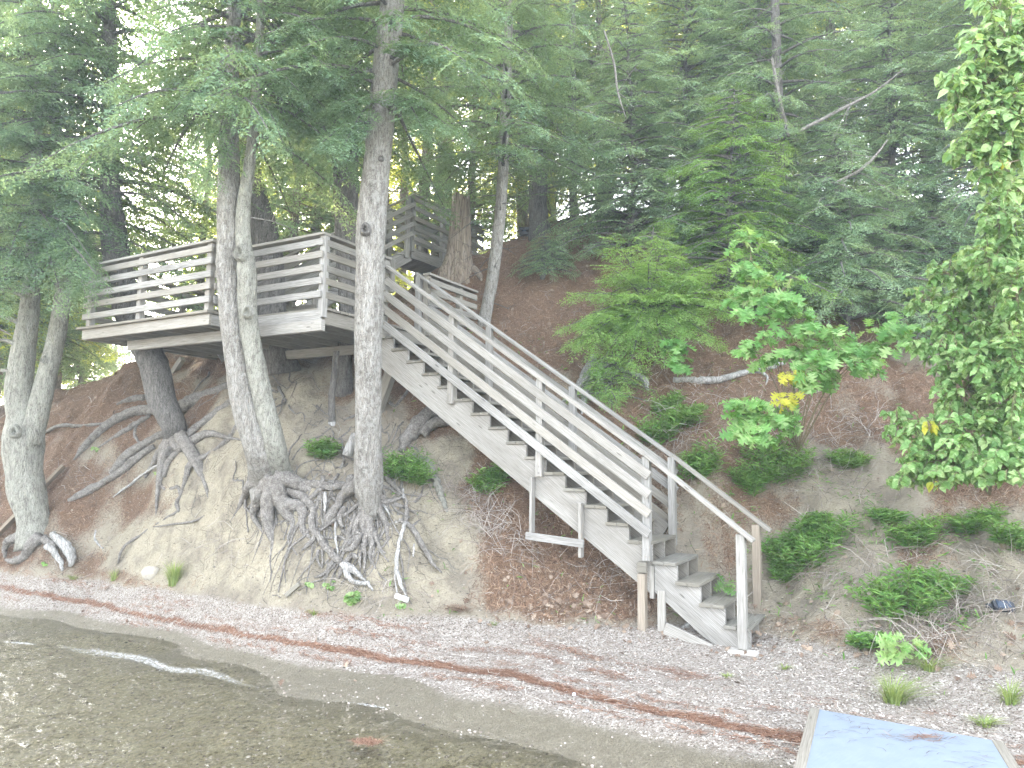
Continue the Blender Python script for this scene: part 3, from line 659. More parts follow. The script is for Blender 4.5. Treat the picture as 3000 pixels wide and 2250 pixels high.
def place_tpl(tpls, org, fwd, up, scale, var, rng, vjit=.17):
    """copies of triangle templates -> V (n,3), var (n)"""
    org = np.asarray(org); fwd = np.asarray(fwd); up = np.asarray(up); n = len(org)
    fwd = fwd/(np.linalg.norm(fwd, axis=1)[:, None]+1e-9); y = np.cross(up, fwd); y /= np.linalg.norm(y, axis=1)[:, None]+1e-9; z = np.cross(fwd, y)
    pick = rng.integers(0, len(tpls), n); Vs = []; vs = []
    for k, T in enumerate(tpls):
        m_ = np.nonzero(pick == k)[0]
        if not len(m_): continue
        R = np.stack([fwd[m_], y[m_], z[m_]], 1)*np.asarray(scale)[m_, None, None]      # rows
        P = np.einsum('tvc,ncd->ntvd', T, R) + org[m_][:, None, None, :]
        va = np.asarray(var)[m_][:, None] + rng.normal(0, vjit, (len(m_), len(T)))
        Vs.append(P.reshape(-1, 3)); vs.append(np.repeat(va.ravel(), 3))
    return np.vstack(Vs), np.clip(np.concatenate(vs), 0, 1)
class Foliage:
    def __init__(s, seed=0): s.o = []; s.f = []; s.u = []; s.s = []; s.v = []; s.limbs = MB(); s.rng = np.random.default_rng(seed)
    def spray(s, o, f, u, sc, v): s.o.append(o); s.f.append(f); s.u.append(u); s.s.append(sc); s.v.append(v)
    def limb(s, pts, r0, nspray, sc, var=.45, spread=(25, 75), start=.15, hang=.25, r1=None, seg=5):
        """branch along pts carrying sprays on both sides"""
        rg = s.rng; P = smooth_path(pts, max(5, int(4+len(pts)*2))); n = len(P)
        s.limbs.tube(P, np.linspace(r0, r1 if r1 is not None else r0*.15, n), seg, .05, m=1)
        T = np.gradient(P, axis=0); T /= np.linalg.norm(T, axis=1)[:, None]
        for k in range(nspray):
            t_ = start+(1-start)*((k+rg.random()*.8)/nspray); x = t_*(n-1); i = min(int(x), n-2); q = x-i
            p = P[i]*(1-q)+P[i+1]*q; d = T[i]; sd_ = np.cross(d, A(0, 0, 1)); sd_ /= np.linalg.norm(sd_)+1e-9
            a = math.radians(rg.uniform(*spread))*(1 if k % 2 else -1)
            if t_ > .93: a *= .3
            f = d*math.cos(a)+sd_*math.sin(a)+A(0, 0, -hang+rg.normal(0, .14)); u = A(0, 0, 1)+rg.normal(0, .25, 3)
            s.spray(p+rg.normal(0, .015, 3), f, u, sc*rg.uniform(.6, 1.25)*(1.15-.5*t_), var+rg.normal(0, .17)+.12*(t_-.5))
    def build(s, name, parent, mats, tpls, label=None):
        V, va = place_tpl(tpls, s.o, s.f, s.u, s.s, s.v, s.rng); nt_ = len(V)//3
        Ts = np.arange(nt_*3).reshape(-1, 3); Fs = [Ts]; mi = [np.zeros(nt_, int)]; VV = [V]; vv = [va]; off = len(V)
        if s.limbs.V:
            L = np.vstack(s.limbs.V); VV.append(L); vv.append(np.full(len(L), .5))
            if s.limbs.Q: q = np.vstack(s.limbs.Q)+off; Fs.append(q); mi.append(np.ones(len(q), int))
            if s.limbs.T: q = np.vstack(s.limbs.T)+off; Fs.append(q); mi.append(np.ones(len(q), int))
        o = mesh_obj(name, np.vstack(VV), Fs, mats, parent, False, None, dict(var=np.concatenate(vv)), np.concatenate(mi))
        if label: o['label'] = label
        return o
def conifer_limbs(fo, path, z0, z1, n, Lmax, prof, droop=.35, sc=.5, per=9, rise=.15, var=.42, rtrunk=.1, sector=None, hang=.25):
    """whorls of limbs on a trunk path (k,3) between heights z0 and z1"""
    rg = fo.rng; zs = path[:, 2]; k0 = rg.random()*6
    for k in range(n):
        f = (k+rg.random())/n; z = z0+(z1-z0)*f
        c = A(np.interp(z, zs, path[:, 0]), np.interp(z, zs, path[:, 1]), z)
        a = k0+k*2.399+rg.normal(0, .3)
        if sector is not None: a = math.radians(rg.uniform(*sector))
        L = Lmax*prof(f)*rg.uniform(.6, 1.15)
        if L < .15: continue
        dr = A(math.cos(a), math.sin(a), 0); sd_ = A(-dr[1], dr[0], 0)
        b = rg.normal(0, .12)
        pts = [c+dr*(L*t_)+sd_*(L*b*t_*t_)+A(0, 0, L*(rise*t_-droop*t_*t_)) for t_ in (0, .25, .5, .75, 1)]
        fo.limb(pts, .012+.012*L, max(3, int(per*L)), sc*(.6+.4*min(1, L/1.5)), var+rg.normal(0, .06), hang=hang)
def trunk_from_px(pts, Y, n=None, extra=None):
    """pts [(x, y, half width px)], one distance or one per point -> path, radii"""
    Ys = Y if isinstance(Y, (list, tuple)) else [Y]*len(pts)
    P = np.array([atY(x, y, q) for (x, y, h), q in zip(pts, Ys)]); R = np.array([h*q/F for (x, y, h), q in zip(pts, Ys)])
    if P[0, 2] > P[-1, 2]: P = P[::-1]; R = R[::-1]
    L = np.linalg.norm(np.diff(P, axis=0), axis=1).sum()
    return smooth_path(P, n or int(L/.12)+3, R)
def trunk_obj(name, parent, path, rad, m, seg=22, jit=.06, lumps=(), label=None):
    b = MB(); pts = path.copy(); r = rad.copy()
    b.tube(pts, r, seg, jit)
    o = b.build(name, m, parent, True)
    if label: o['label'] = label
    return o
def stub(parent, p, d, L, r, m, name='limb_stub'):
    b = MB(); P = smooth_path([p-d*.05, p+d*L*.5+A(0, 0, .02), p+d*L+A(0, 0, -.02)], 6); b.tube(P, np.linspace(r, r*.35, 6), 7, .12); return b.build(name, m, parent, True)
def knot(parent, p, nrm, r, m):
    """swollen knot on a trunk: ring with a hollow"""
    b = MB(); u = np.cross(nrm, A(0, 0, 1)); u /= np.linalg.norm(u); v = np.cross(nrm, u)
    ang = np.linspace(0, 2*math.pi, 17)[:-1]; V = []; 
    prof = [(1.25, -.02), (1.0, .035), (.72, .05), (.5, .02), (.2, .0)]
    for rr, h in prof:
        for a in ang: V.append(p+(u*math.cos(a)+v*math.sin(a)*1.25)*r*rr*(1+.08*math.sin(3*a))+nrm*h*r/.06)
    Q = []
    for i in range(4):
        for k in range(16): Q.append((i*16+k, i*16+(k+1) % 16, (i+1)*16+(k+1) % 16, (i+1)*16+k))
    b.add(V, Q=Q); return b.build('knot', m, parent, True)
# ---------------------------------------------------------------- foreground trees
def px(ox, oy, sc, pts): return [(ox+a/sc, oy+b/sc, (c[0]/sc if c else 0)) for a, b, *c in pts]
zA = lambda *p: px(700, 1300, 3.017, p)
zB = lambda *p: px(0, 1050, 2.553, p)
def root_obj(parent, pts, m=None, name='root', lift=.35, smooth=True, Yoff=0.0, seg=9, jit=.12, top=None):
    """root lying on the bank along photo points (x, y, half width)"""
    P = []; R = []
    for x, y, h in pts:
        g_ = onground(x, y); Y = g_[1]-g_[1]*0+0; r = max(h, 2.2)*Y/F
        P.append(g_ + gnormal(g_)*r*lift + A(0, -Yoff, 0)); R.append(r)
    if top is not None: P[0] = top
    # even out depth jumps
    P = np.array(P)
    for _ in range(2):
        if len(P) > 3: P[1:-1, 1] = P[1:-1, 1]*.5+(P[:-2, 1]+P[2:, 1])*.25
    pp, rr = smooth_path(P, max(6, len(P)*4), R)
    dirs = RNG.normal(0, 1, (len(pp), 3)); pp = pp+dirs*np.minimum(rr, .03)[:, None]*.18
    b = MB(); b.tube(pp, np.maximum(rr, .004), seg, jit); return b.build(name, m or ROOT, parent, True)
def roots(parent, lst, m=None, **kw):
    for p in lst: root_obj(parent, p, m, **kw)
def dead_twigs(parent, path, rad, z0, z1, n, m, L=(.2, .7), seed=0):
    rg = np.random.default_rng(seed); b = MB(); zs = path[:, 2]
    for k in range(n):
        z = rg.uniform(z0, z1); c = A(np.interp(z, zs, path[:, 0]), np.interp(z, zs, path[:, 1]), z); a = rg.uniform(0, 6.28); l = rg.uniform(*L)
        d = A(math.cos(a), math.sin(a), rg.normal(-.1, .2)); P = [c, c+d*l*.5, c+d*l+A(0, 0, -l*.15)]
        b.tube(smooth_path(P, 5), np.linspace(.012, .003, 5), 5, .1)
        if l > .4:
            q = P[1]; d2 = d+rg.normal(0, .5, 3); b.tube(smooth_path([q, q+d2*l*.3], 3), np.linspace(.006, .002, 3), 4, 0)
    return b.build('dead_twigs', m, parent, True)
def gY(x, y, off=.05): return float(onground(x, y)[1])+off
def flare(parent, x, y, h, Y, pts, m=None):
    """root leaving the trunk at (x, y) and running onto the bank"""
    h *= .72; p0 = atY(x, y, Y+.05); P = [p0]; R = [h*Y/F]; jx = RNG.normal(0, 14, (len(pts), 2)); pts = [(a+jx[i, 0], b+jx[i, 1], c*.72) for i, (a, b, c) in enumerate(pts)]; a, b, c = pts[-1]; pts.append((a+(a-x)*.35+RNG.normal(0, 15), b+(b-y)*.3, 2.5))
    for a, b, c in pts:
        g_ = onground(a, b); r = c*g_[1]/F; P.append(g_+gnormal(g_)*r*.1); R.append(r)
    P = np.array(P); 
    for _ in range(2):
        if len(P) > 3: P[1:-1, 1] = P[1:-1, 1]*.5+(P[:-2, 1]+P[2:, 1])*.25
    pp, rr = smooth_path(P, len(P)*5, R); b = MB(); b.tube(pp, np.maximum(rr, .004), 12, .1); return b.build('root', m or ROOT, parent, True)
low_prof = lambda f: (1-.55*f)
# T1 -- double-stemmed tree at the left edge
t1 = thing('hemlock_tree', 'pale lichened tree at the left edge that forks into two stems above a knot', 'tree', onground(104, 1585))
pa, ra_ = trunk_from_px([(112, 1600, 60), (99, 1530, 43), (80, 1440, 49), (70, 1363, 48), (67, 1285, 54), (66, 1225, 42), (56, 1150, 37), (62, 1080, 34), (88, 886, 25), (95, 770, 20), (104, 600, 16), (108, 300, 13), (110, -300, 9)], 11.8)
pb, rb = trunk_from_px([(88, 1300, 30), (104, 1235, 30), (122, 1167, 29), (140, 1089, 26), (166, 980, 24), (182, 886, 23), (190, 795, 20), (180, 640, 16), (168, 400, 13), (160, -300, 8)], 11.75)
trunk_obj('trunk', t1, pa, ra_, BARK_L, 26, .05); trunk_obj('trunk', t1, pb, rb, BARK_L, 22, .05)
knot(t1, atY(43, 1265, 11.48), A(0.1, -1, 0), .075, BARK_L); knot(t1, atY(130, 1055, 11.62), A(.1, -1, 0), .05, BARK_L)
for (x, y, dx, L, r) in ((50, 1010, -1, .35, .05), (58, 945, -1, .5, .045), (50, 1095, -1, .25, .06), (75, 870, -1, .6, .03)): stub(t1, atY(x, y, 11.7), A(dx, -.2, .25), L, r, BARK_L)
roots(t1, [zB((430, 1310, 24), (500, 1360, 32), (550, 1440, 36), (575, 1500, 28), (560, 1550, 12)), zB((390, 1390, 26), (450, 1440, 22), (490, 1520, 16), (500, 1580, 9))], DEAD, Yoff=.12)
roots(t1, [zB((190, 1330, 40), (100, 1380, 26), (70, 1430, 18), (62, 1490, 8)), zB((330, 1330, 42), (260, 1400, 40), (200, 1480, 34), (120, 1515, 20), (70, 1500, 8)), zB((350, 1340, 30), (410, 1400, 26), (440, 1480, 16))], Yoff=.08)
roots(t1, [zB((720, 1285, 8), (710, 1350, 8), (740, 1390, 8), (775, 1425, 6))], DEAD)
fo = Foliage(1)
conifer_limbs(fo, pa, 4.7, 12.5, 90, 2.7, low_prof, .45, .62, 12, .1, .33); conifer_limbs(fo, pb, 5.0, 12.5, 80, 2.6, low_prof, .45, .62, 12, .1, .36)
for (a, b) in (((100, 620), (270, 760)), ((100, 600), (10, 800)), ((100, 560), (290, 560)), ((100, 540), (-40, 620)), ((160, 520), (330, 400)), ((100, 420), (-30, 430)), ((110, 350), (300, 250)), ((110, 300), (10, 180)), ((165, 300), (350, 120)), ((110, 200), (240, 60)), ((110, 150), (-20, 60)), ((95, 700), (180, 860)), ((95, 720), (-30, 900)), ((160, 640), (250, 860))):
    p0 = atY(*a, 11.6); p1 = atY(*b, 10.4); fo.limb([p0, (p0+p1)/2+A(0, 0, .2), p1], .03, 34, .55, .5, start=.15, hang=.4)
fo.build('crown', t1, [HEM, BARK_D], T_MED)
# T2 -- leaning tree growing up through the deck
t2 = thing('hemlock_tree', 'leaning tree growing up through the left end of the deck above long exposed roots', 'tree', onground(513, 1300))
pa, ra_ = trunk_from_px([(522, 1330, 34), (513, 1290, 32), (508, 1246, 34), (474, 1167, 39), (456, 1089, 41), (440, 1050, 40), (380, 920, 38), (343, 770, 38), (329, 633, 33), (324, 565, 28), (322, 452, 24), (321, 271, 21), (322, 203, 20), (322, 0, 17), (322, -500, 11)], [gY(522, 1330), gY(513, 1290), 11.5]+[11.55]*12)
for q in ([(560, 1345, 24), (600, 1385, 12)], [(490, 1345, 22), (470, 1400, 16), (455, 1440, 7)], [(545, 1310, 24), (610, 1300, 16), (650, 1290, 7)]): flare(t2, 515, 1255, 26, 11.5, q)
trunk_obj('trunk', t2, pa, ra_, BARK_D, 26, .06)
roots(t2, [zB((1310, 470, 50), (1370, 400, 55), (1460, 330, 50), (1560, 270, 42), (1700, 210, 28), (1770, 180, 14)), zB((1200, 400, 40), (1130, 390, 42), (1000, 410, 34), (850, 480, 36), (720, 590, 31), (630, 680, 26), (555, 765, 9)),
   zB((1120, 430, 18), (980, 520, 22), (850, 600, 18), (740, 670, 7)), zB((1250, 560, 30), (1080, 650, 31), (960, 740, 40), (860, 830, 28), (815, 865, 9)), zB((1160, 660, 22), (1020, 760, 30), (900, 860, 28), (780, 930, 27), (640, 1010, 32), (510, 1065, 12)),
   zB((1290, 600, 44), (1210, 710, 31), (1150, 810, 21), (1085, 895, 9)), zB((320, 565, 10), (450, 520, 13), (620, 505, 13), (790, 485, 10)), zB((1070, 440, 10), (1010, 560, 12), (1060, 655, 7)), zB((1090, 300, 26), (980, 310, 24), (880, 350, 10)),
   zB((1300, 560, 36), (1350, 590, 30), (1370, 640, 10))])
roots(t2, [zB((1285, 755, 8), (1150, 840, 10), (1000, 940, 10), (845, 1040, 4))], DEAD)
fo = Foliage(2); conifer_limbs(fo, pa, 6.4, 13, 90, 2.5, low_prof, .5, .62, 12, .1, .45)
for (a, b) in (((330, 640), (90, 600)), ((325, 560), (560, 660)), ((330, 450), (640, 560)), ((320, 300), (150, 230)), ((322, 250), (100, 330))):
    p0 = atY(*a, 11.5); p1 = atY(*b, 11.0); fo.limb([p0, (p0+p1)/2+A(0, 0, .18), p1], .03, 24, .5, .5, start=.3)
fo.build('crown', t2, [HEM, BARK_D], T_MED)
dead_twigs(t2, pa, ra_, 4.6, 8, 16, BARK_D, seed=3)
# T3 -- twin-stemmed tree in the notch of the deck
t3 = thing('hemlock_tree', 'twin-stemmed grey tree standing in the notch at the middle of the deck', 'tree', onground(805, 1440))
pa, ra_ = trunk_from_px([(800, 1470, 56), (790, 1425, 54), (764, 1325, 45), (723, 1202, 40), (696, 1066, 34), (676, 931, 32), (667, 795, 31), (671, 680, 34), (670, 540, 33), (671, 340, 27), (682, 100, 22), (700, -400, 15)], [gY(800, 1470), gY(795, 1430, 0), 9.6, 9.5, 9.4, 9.3]+[9.25]*6)
pb, rb = trunk_from_px([(822, 1470, 40), (818, 1410, 38), (805, 1315, 34), (778, 1202, 30), (748, 1066, 28), (728, 931, 27), (722, 795, 27), (712, 690, 22), (715, 600, 20), (732, 475, 16), (744, 340, 14), (755, 203, 13), (766, 0, 12), (775, -400, 9)], [gY(822, 1470), gY(818, 1430, 0), 9.55, 9.45, 9.35, 9.25]+[9.15]*8)
for q in ([(770, 1480, 26), (755, 1530, 15), (750, 1570, 6)], [(800, 1500, 26), (795, 1560, 16), (800, 1610, 7)], [(860, 1460, 32), (900, 1490, 22), (915, 1540, 14)], [(740, 1440, 22), (710, 1470, 14), (690, 1510, 6)], [(850, 1425, 30), (910, 1430, 22), (960, 1425, 12)], [(835, 1500, 20), (850, 1560, 10), (845, 1600, 4)]): flare(t3, 800, 1395, 34, 9.6, q)
trunk_obj('trunk', t3, pa, ra_, BARK, 28, .05); trunk_obj('trunk', t3, pb, rb, BARK_L, 26, .06)
knot(t3, atY(725, 915, 9.02), A(.1, -1, 0), .06, BARK_L); knot(t3, atY(706, 742, 9.02), A(-.3, -1, 0), .075, BARK_L)
roots(t3, [zA((400, 370, 48), (520, 450, 44), (620, 520, 37), (665, 600, 30), (650, 680, 30), (700, 800, 31), (780, 920, 32), (860, 1010, 36), (920, 1050, 28)), zA((400, 330, 42), (560, 350, 36), (700, 370, 42), (820, 390, 38), (950, 370, 24), (1015, 350, 9)),
   zA((200, 370, 44), (210, 480, 36), (205, 600, 30), (200, 665, 12)), zA((120, 290, 8), (80, 400, 8), (75, 560, 8), (130, 620, 9), (240, 635, 10), (350, 620, 9), (400, 600, 5)), zA((370, 420, 18), (415, 500, 13), (420, 600, 9)), zA((100, 240, 6), (75, 420, 6), (70, 640, 6), (90, 780, 4)),
   zA((740, 400, 24), (650, 470, 22), (600, 560, 12)), zA((690, 760, 26), (660, 850, 26), (600, 910, 18), (560, 940, 6)), zA((740, 920, 14), (745, 1000, 11), (740, 1100, 6)), zA((710, 940, 15), (700, 1020, 13), (730, 1090, 6)), zA((830, 1040, 20), (800, 1110, 18), (740, 1160, 14), (670, 1180, 6)), zA((300, 420, 10), (260, 520, 12), (230, 600, 5)), zA((430, 600, 9), (460, 700, 7), (490, 790, 4))], Yoff=.03)
roots(t3, [zA((930, 1060, 30), (975, 1085, 40), (1040, 1120, 28), (1090, 1170, 16), (1125, 1205, 6)), zA((960, 1110, 30), (1000, 1200, 23), (1080, 1232, 19), (1150, 1230, 17), (1192, 1290, 7))], DEAD, Yoff=.06)
fo = Foliage(3); conifer_limbs(fo, pa, 6.4, 12.5, 85, 2.1, low_prof, .55, .62, 12, .05, .45, hang=.4); conifer_limbs(fo, pb, 6.9, 12.5, 60, 1.8, low_prof, .5, .62, 12, .05, .45)
for (a, b) in (((668, 420), (600, 545)), ((671, 300), (560, 430)), ((675, 200), (500, 330)), ((672, 380), (590, 470)), ((750, 300), (830, 420)), ((690, 250), (640, 400))):
    p0 = atY(*a, 9.2); p1 = atY(*b, 8.6); fo.limb([p0, (p0+p1)/2+A(0, 0, .12), p1], .022, 24, .42, .6, start=.2, hang=.6)
fo.build('crown', t3, [HEM, BARK_D], T_MED); dead_twigs(t3, pb, rb, 5, 8, 14, BARK, seed=5)
# T3b, T4 -- big trunks rising behind the railing through the deck
t3b = thing('hemlock_tree', 'broad dark-flared trunk directly behind the twin-stemmed tree', 'tree', onground(825, 1075))
pa, ra_ = trunk_from_px([(828, 1100, 60), (815, 1040, 46), (802, 950, 42), (790, 800, 43), (774, 690, 42), (745, 560, 34), (722, 430, 27), (716, 300, 25), (712, 0, 21), (712, -500, 14)], 12.1)
trunk_obj('trunk', t3b, pa, ra_, BARK_D, 26, .08); fo = Foliage(4); conifer_limbs(fo, pa, 7.9, 15, 80, 2.4, low_prof, .5, .62, 12, .1, .4); fo.build('crown', t3b, [HEM, BARK_D], T_MED)
t4 = thing('hemlock_tree', 'straight grey trunk rising through the deck behind its corner post', 'tree', onground(1008, 1150))
pa, ra_ = trunk_from_px([(1008, 1165, 30), (1007, 1100, 24), (1010, 1031, 21), (1012, 900, 20), (1005, 760, 20), (998, 600, 21), (994, 400, 19), (992, 0, 15), (990, -500, 10)], 11.5)
trunk_obj('trunk', t4, pa, ra_, BARK_D, 24, .06); fo = Foliage(5); conifer_limbs(fo, pa, 7.5, 14, 80, 2.3, low_prof, .5, .62, 12, .1, .38)
for (a, b) in (((995, 420), (860, 500)), ((996, 520), (930, 430)), ((996, 380), (900, 330)), ((996, 450), (1090, 560)), ((994, 300), (840, 240))):
    p0 = atY(*a, 11.4); p1 = atY(*b, 10.6); fo.limb([p0, (p0+p1)/2+A(0, 0, .2), p1], .025, 26, .5, .4, start=.2)
fo.build('crown', t4, [HEM, BARK_D], T_MED); dead_twigs(t4, pa, ra_, 5, 8, 18, BARK_D, seed=7)
t4b = thing('hemlock_tree', 'slim dark trunk close behind the straight trunk at the deck corner', 'tree', onground(1040, 1060))
pa, ra_ = trunk_from_px([(1040, 1060, 24), (1038, 950, 21), (1035, 780, 20), (1032, 600, 20), (1030, 400, 18), (1028, 0, 14), (1024, -400, 10)], 12.6)
trunk_obj('trunk', t4b, pa, ra_, BARK_D, 20, .07); fo = Foliage(6); conifer_limbs(fo, pa, 8.2, 14, 70, 2.2, low_prof, .5, .62, 12, .1, .42); fo.build('crown', t4b, [HEM, BARK_D], T_MED)
# T5 -- big tree in front of the deck's right side
t5 = thing('hemlock_tree', 'thick pale-barked tree in front of the corner where deck and stairs meet, on eroded roots', 'tree', onground(1085, 1440))
pa, ra_ = trunk_from_px([(1088, 1520, 20), (1084, 1470, 30), (1081, 1430, 42), (1079, 1385, 42), (1078, 1310, 39), (1079, 1150, 38), (1080, 950, 41), (1084, 780, 43), (1090, 640, 44), (1098, 540, 41), (1118, 340, 40), (1135, 150, 39), (1150, 0, 37), (1175, -400, 28)], [9.5, 9.47, 9.45, 9.4, 9.35, 9.25]+[9.15]*8)
for q in ([(1040, 1440, 24), (1010, 1490, 18), (985, 1530, 12)], [(1120, 1440, 24), (1150, 1470, 14), (1180, 1490, 7)], [(1080, 1490, 26), (1085, 1550, 22), (1090, 1590, 14)], [(1060, 1470, 18), (1050, 1540, 14), (1045, 1600, 6)], [(1105, 1480, 18), (1130, 1540, 12), (1140, 1590, 5)]): flare(t5, 1080, 1400, 30, 9.4, q)
trunk_obj('trunk', t5, pa, ra_, BARK, 30, .045)
knot(t5, atY(1070, 672, 8.94), A(0, -1, 0), .06, BARK_D); knot(t5, atY(1117, 463, 8.96), A(.2, -1, 0), .03, BARK_D)
stub(t5, atY(1165, 330, 9.1), A(.8, -.1, .45), .3, .03, BARK_D)
roots(t5, [zA((1110, 440, 80), (1150, 560, 54), (1150, 700, 49), (1172, 790, 42), (1180, 850, 14)), zA((1010, 290, 40), (950, 420, 34), (880, 540, 38), (820, 650, 42), (765, 725, 16)), zA((1080, 530, 22), (980, 600, 16), (860, 670, 14), (718, 772, 7)),
   zA((1140, 780, 30), (1120, 900, 18), (1125, 1000, 14), (1115, 1130, 6)), zA((1190, 780, 30), (1190, 880, 20), (1160, 980, 13), (1180, 1050, 4)), zA((1200, 790, 24), (1230, 860, 18), (1260, 930, 12), (1305, 965, 4)), zA((1090, 500, 24), (1075, 640, 20), (1110, 760, 18), (1108, 900, 14), (1098, 955, 5)),
   zA((1080, 780, 36), (1050, 870, 30), (1010, 920, 30), (950, 945, 18)), zA((1060, 1000, 22), (1010, 980, 22), (960, 1030, 22), (920, 1110, 20), (890, 1190, 10)), zA((1190, 520, 32), (1290, 520, 30), (1400, 492, 20), (1460, 460, 8)), zA((1080, 960, 14), (1075, 1030, 12), (1085, 1090, 5)), zA((1150, 950, 12), (1200, 1080, 8), (1260, 1170, 6), (1320, 1210, 3)),
   zA((1300, 300, 26), (1380, 380, 20), (1460, 460, 16), (1490, 560, 16), (1475, 700, 18)), zA((1490, 700, 22), (1560, 790, 27), (1640, 930, 23), (1700, 1030, 18), (1795, 1135, 6)), zA((1000, 800, 12), (940, 900, 10), (900, 960, 5)), zA((950, 560, 26), (900, 640, 24), (930, 740, 14)), zA((1040, 620, 18), (1000, 740, 18), (960, 840, 10)), zA((1230, 900, 8), (1290, 990, 6), (1330, 1040, 3))], Yoff=.05)
roots(t5, [zA((1478, 700, 17), (1440, 820, 16), (1410, 950, 16), (1405, 1080, 20), (1430, 1200, 18), (1485, 1335, 6)), zA((1402, 1080, 10), (1390, 1200, 8), (1410, 1312, 4)), zA((1285, 540, 12), (1340, 625, 7)), zA((1455, 400, 12), (1462, 480, 10)), zA((1555, 880, 8), (1548, 990, 5)), zA((865, 690, 10), (868, 830, 9), (890, 960, 5)), zA((780, 430, 14), (775, 520, 16), (770, 600, 6))], DEAD, Yoff=.08)
fo = Foliage(8); conifer_limbs(fo, pa, 6.9, 12.5, 75, 2.1, low_prof, .5, .62, 12, .05, .38)
for (a, b) in (((1120, 330), (1260, 300)), ((1125, 300), (1330, 380)), ((1110, 330), (1000, 300)), ((1100, 360), (940, 420)), ((1120, 280), (1010, 420)), ((1130, 200), (1290, 160)), ((1110, 250), (960, 240)), ((1135, 250), (1240, 380))):
    p0 = atY(*a, 9.1); p1 = atY(*b, 8.5); fo.limb([p0, (p0+p1)/2+A(0, 0, .12), p1], .025, 26, .46, .35, start=.2)
fo.build('crown', t5, [HEM, BARK_D], T_MED)
# T6 -- slim tree behind the stairs
t6 = thing('spruce_tree', 'slim speckled tree standing on the slope right behind the stairs', 'tree', onground(1418, 962))
pa, ra_ = trunk_from_px([(1416, 968, 22), (1422, 930, 19), (1440, 830, 18), (1455, 720, 18), (1467, 610, 17), (1477, 400, 16), (1484, 250, 15), (1490, 100, 13), (1496, -100, 11), (1500, -500, 6)], 12.7)
trunk_obj('trunk', t6, pa, ra_, BARK, 20, .06)
fo = Foliage(9); conifer_limbs(fo, pa, 7.3, 13.5, 90, 2.2, low_prof, .4, .62, 12, .1, .42)
fo.build('crown', t6, [HEM, BARK_D], T_MED); dead_twigs(t6, pa, ra_, 4.6, 8.5, 34, BARK_D, (.3, 1.0), 9)
# T7, T8 -- behind on the crest
for nm, lab, pts, Y, z0, sd_ in (('pine_tree', 'thick straight brown trunk on the crest of the bank behind the slim tree', [(1583, 690, 36), (1578, 640, 30), (1576, 500, 28), (1577, 350, 27), (1578, 0, 23), (1580, -400, 18)], 15.4, 7.6, 11),
                              ('spruce_tree', 'thin dark trunk on the crest just right of the thick brown trunk', [(1682, 668, 15), (1680, 600, 13), (1677, 400, 12), (1676, 200, 12), (1675, -200, 9)], 15.9, 7.8, 12),
                              ('hemlock_tree', 'bare-based trunk half hidden by bright boughs above the oak sapling', [(2296, 790, 22), (2292, 740, 20), (2288, 600, 18), (2280, 300, 15), (2270, 0, 13), (2260, -300, 9)], 13.4, 6.4, 13)):
    tt = thing(nm, lab, 'tree', onground(pts[0][0], pts[0][1]))
    pa, ra_ = trunk_from_px(pts, Y); pa[0] -= A(0, 0, .3); trunk_obj('trunk', tt, pa, ra_, BARK_D, 18, .07)
    fo = Foliage(sd_); conifer_limbs(fo, pa, z0, pa[-1, 2]+.4, 60, 2.3, low_prof, .4, .5, 8, .12, .42); fo.build('crown', tt, [HEM, BARK_D], T_MED); dead_twigs(tt, pa, ra_, z0-1, z0+3, 22, BARK_D, (.3, 1.0), sd_)

# tall stump on the slope
st = thing('tree_stump', 'tall grey broken-topped stump beside the upper landing', 'stump', onground(1350, 795))
b = MB(); rg = np.random.default_rng(4); seg = 36; SY = gY(1345, 790, .1)
rows = [(1336, 850, 70), (1338, 800, 56), (1340, 770, 44), (1344, 740, 37), (1347, 690, 33), (1349, 640, 30), (1350, 600, 28), (1350, 578, 27)]
V = []; fl = rg.normal(0, 1, seg); jag = rg.normal(0, .03, seg)
for i, (x, y, h) in enumerate(rows):
    c = atY(x, y, SY); r = h*SY/F
    for k in range(seg):
        a = k/seg*2*math.pi; q = r*(1+.05*fl[k]+(.12 if i < 2 else .03)*math.sin(a*5+1)); V.append(c+A(math.cos(a)*q, math.sin(a)*q, (jag[k]+.03*math.sin(a*2)) if i == len(rows)-1 else 0))
nr = len(rows); c = atY(1350, 585, SY)
for f_, dz in ((.75, -.06), (.4, -.14)):
    for k in range(seg):
        p = V[(nr-1)*seg+k]; V.append(c+(p-c)*f_+A(0, 0, dz))
V.append(c+A(0, 0, -.17)); Q = [(i*seg+k, i*seg+(k+1) % seg, (i+1)*seg+(k+1) % seg, (i+1)*seg+k) for i in range(nr+1) for k in range(seg)]
T = [((nr+1)*seg+k, (nr+1)*seg+(k+1) % seg, len(V)-1) for k in range(seg)]
b.add(V, Q=Q, T=T); b.build('trunk', STUMPM, st, True)
roots(st, [[(1318, 790, 14), (1290, 815, 11), (1262, 838, 4)], [(1385, 790, 12), (1402, 806, 9), (1412, 822, 4)]], STUMPM)

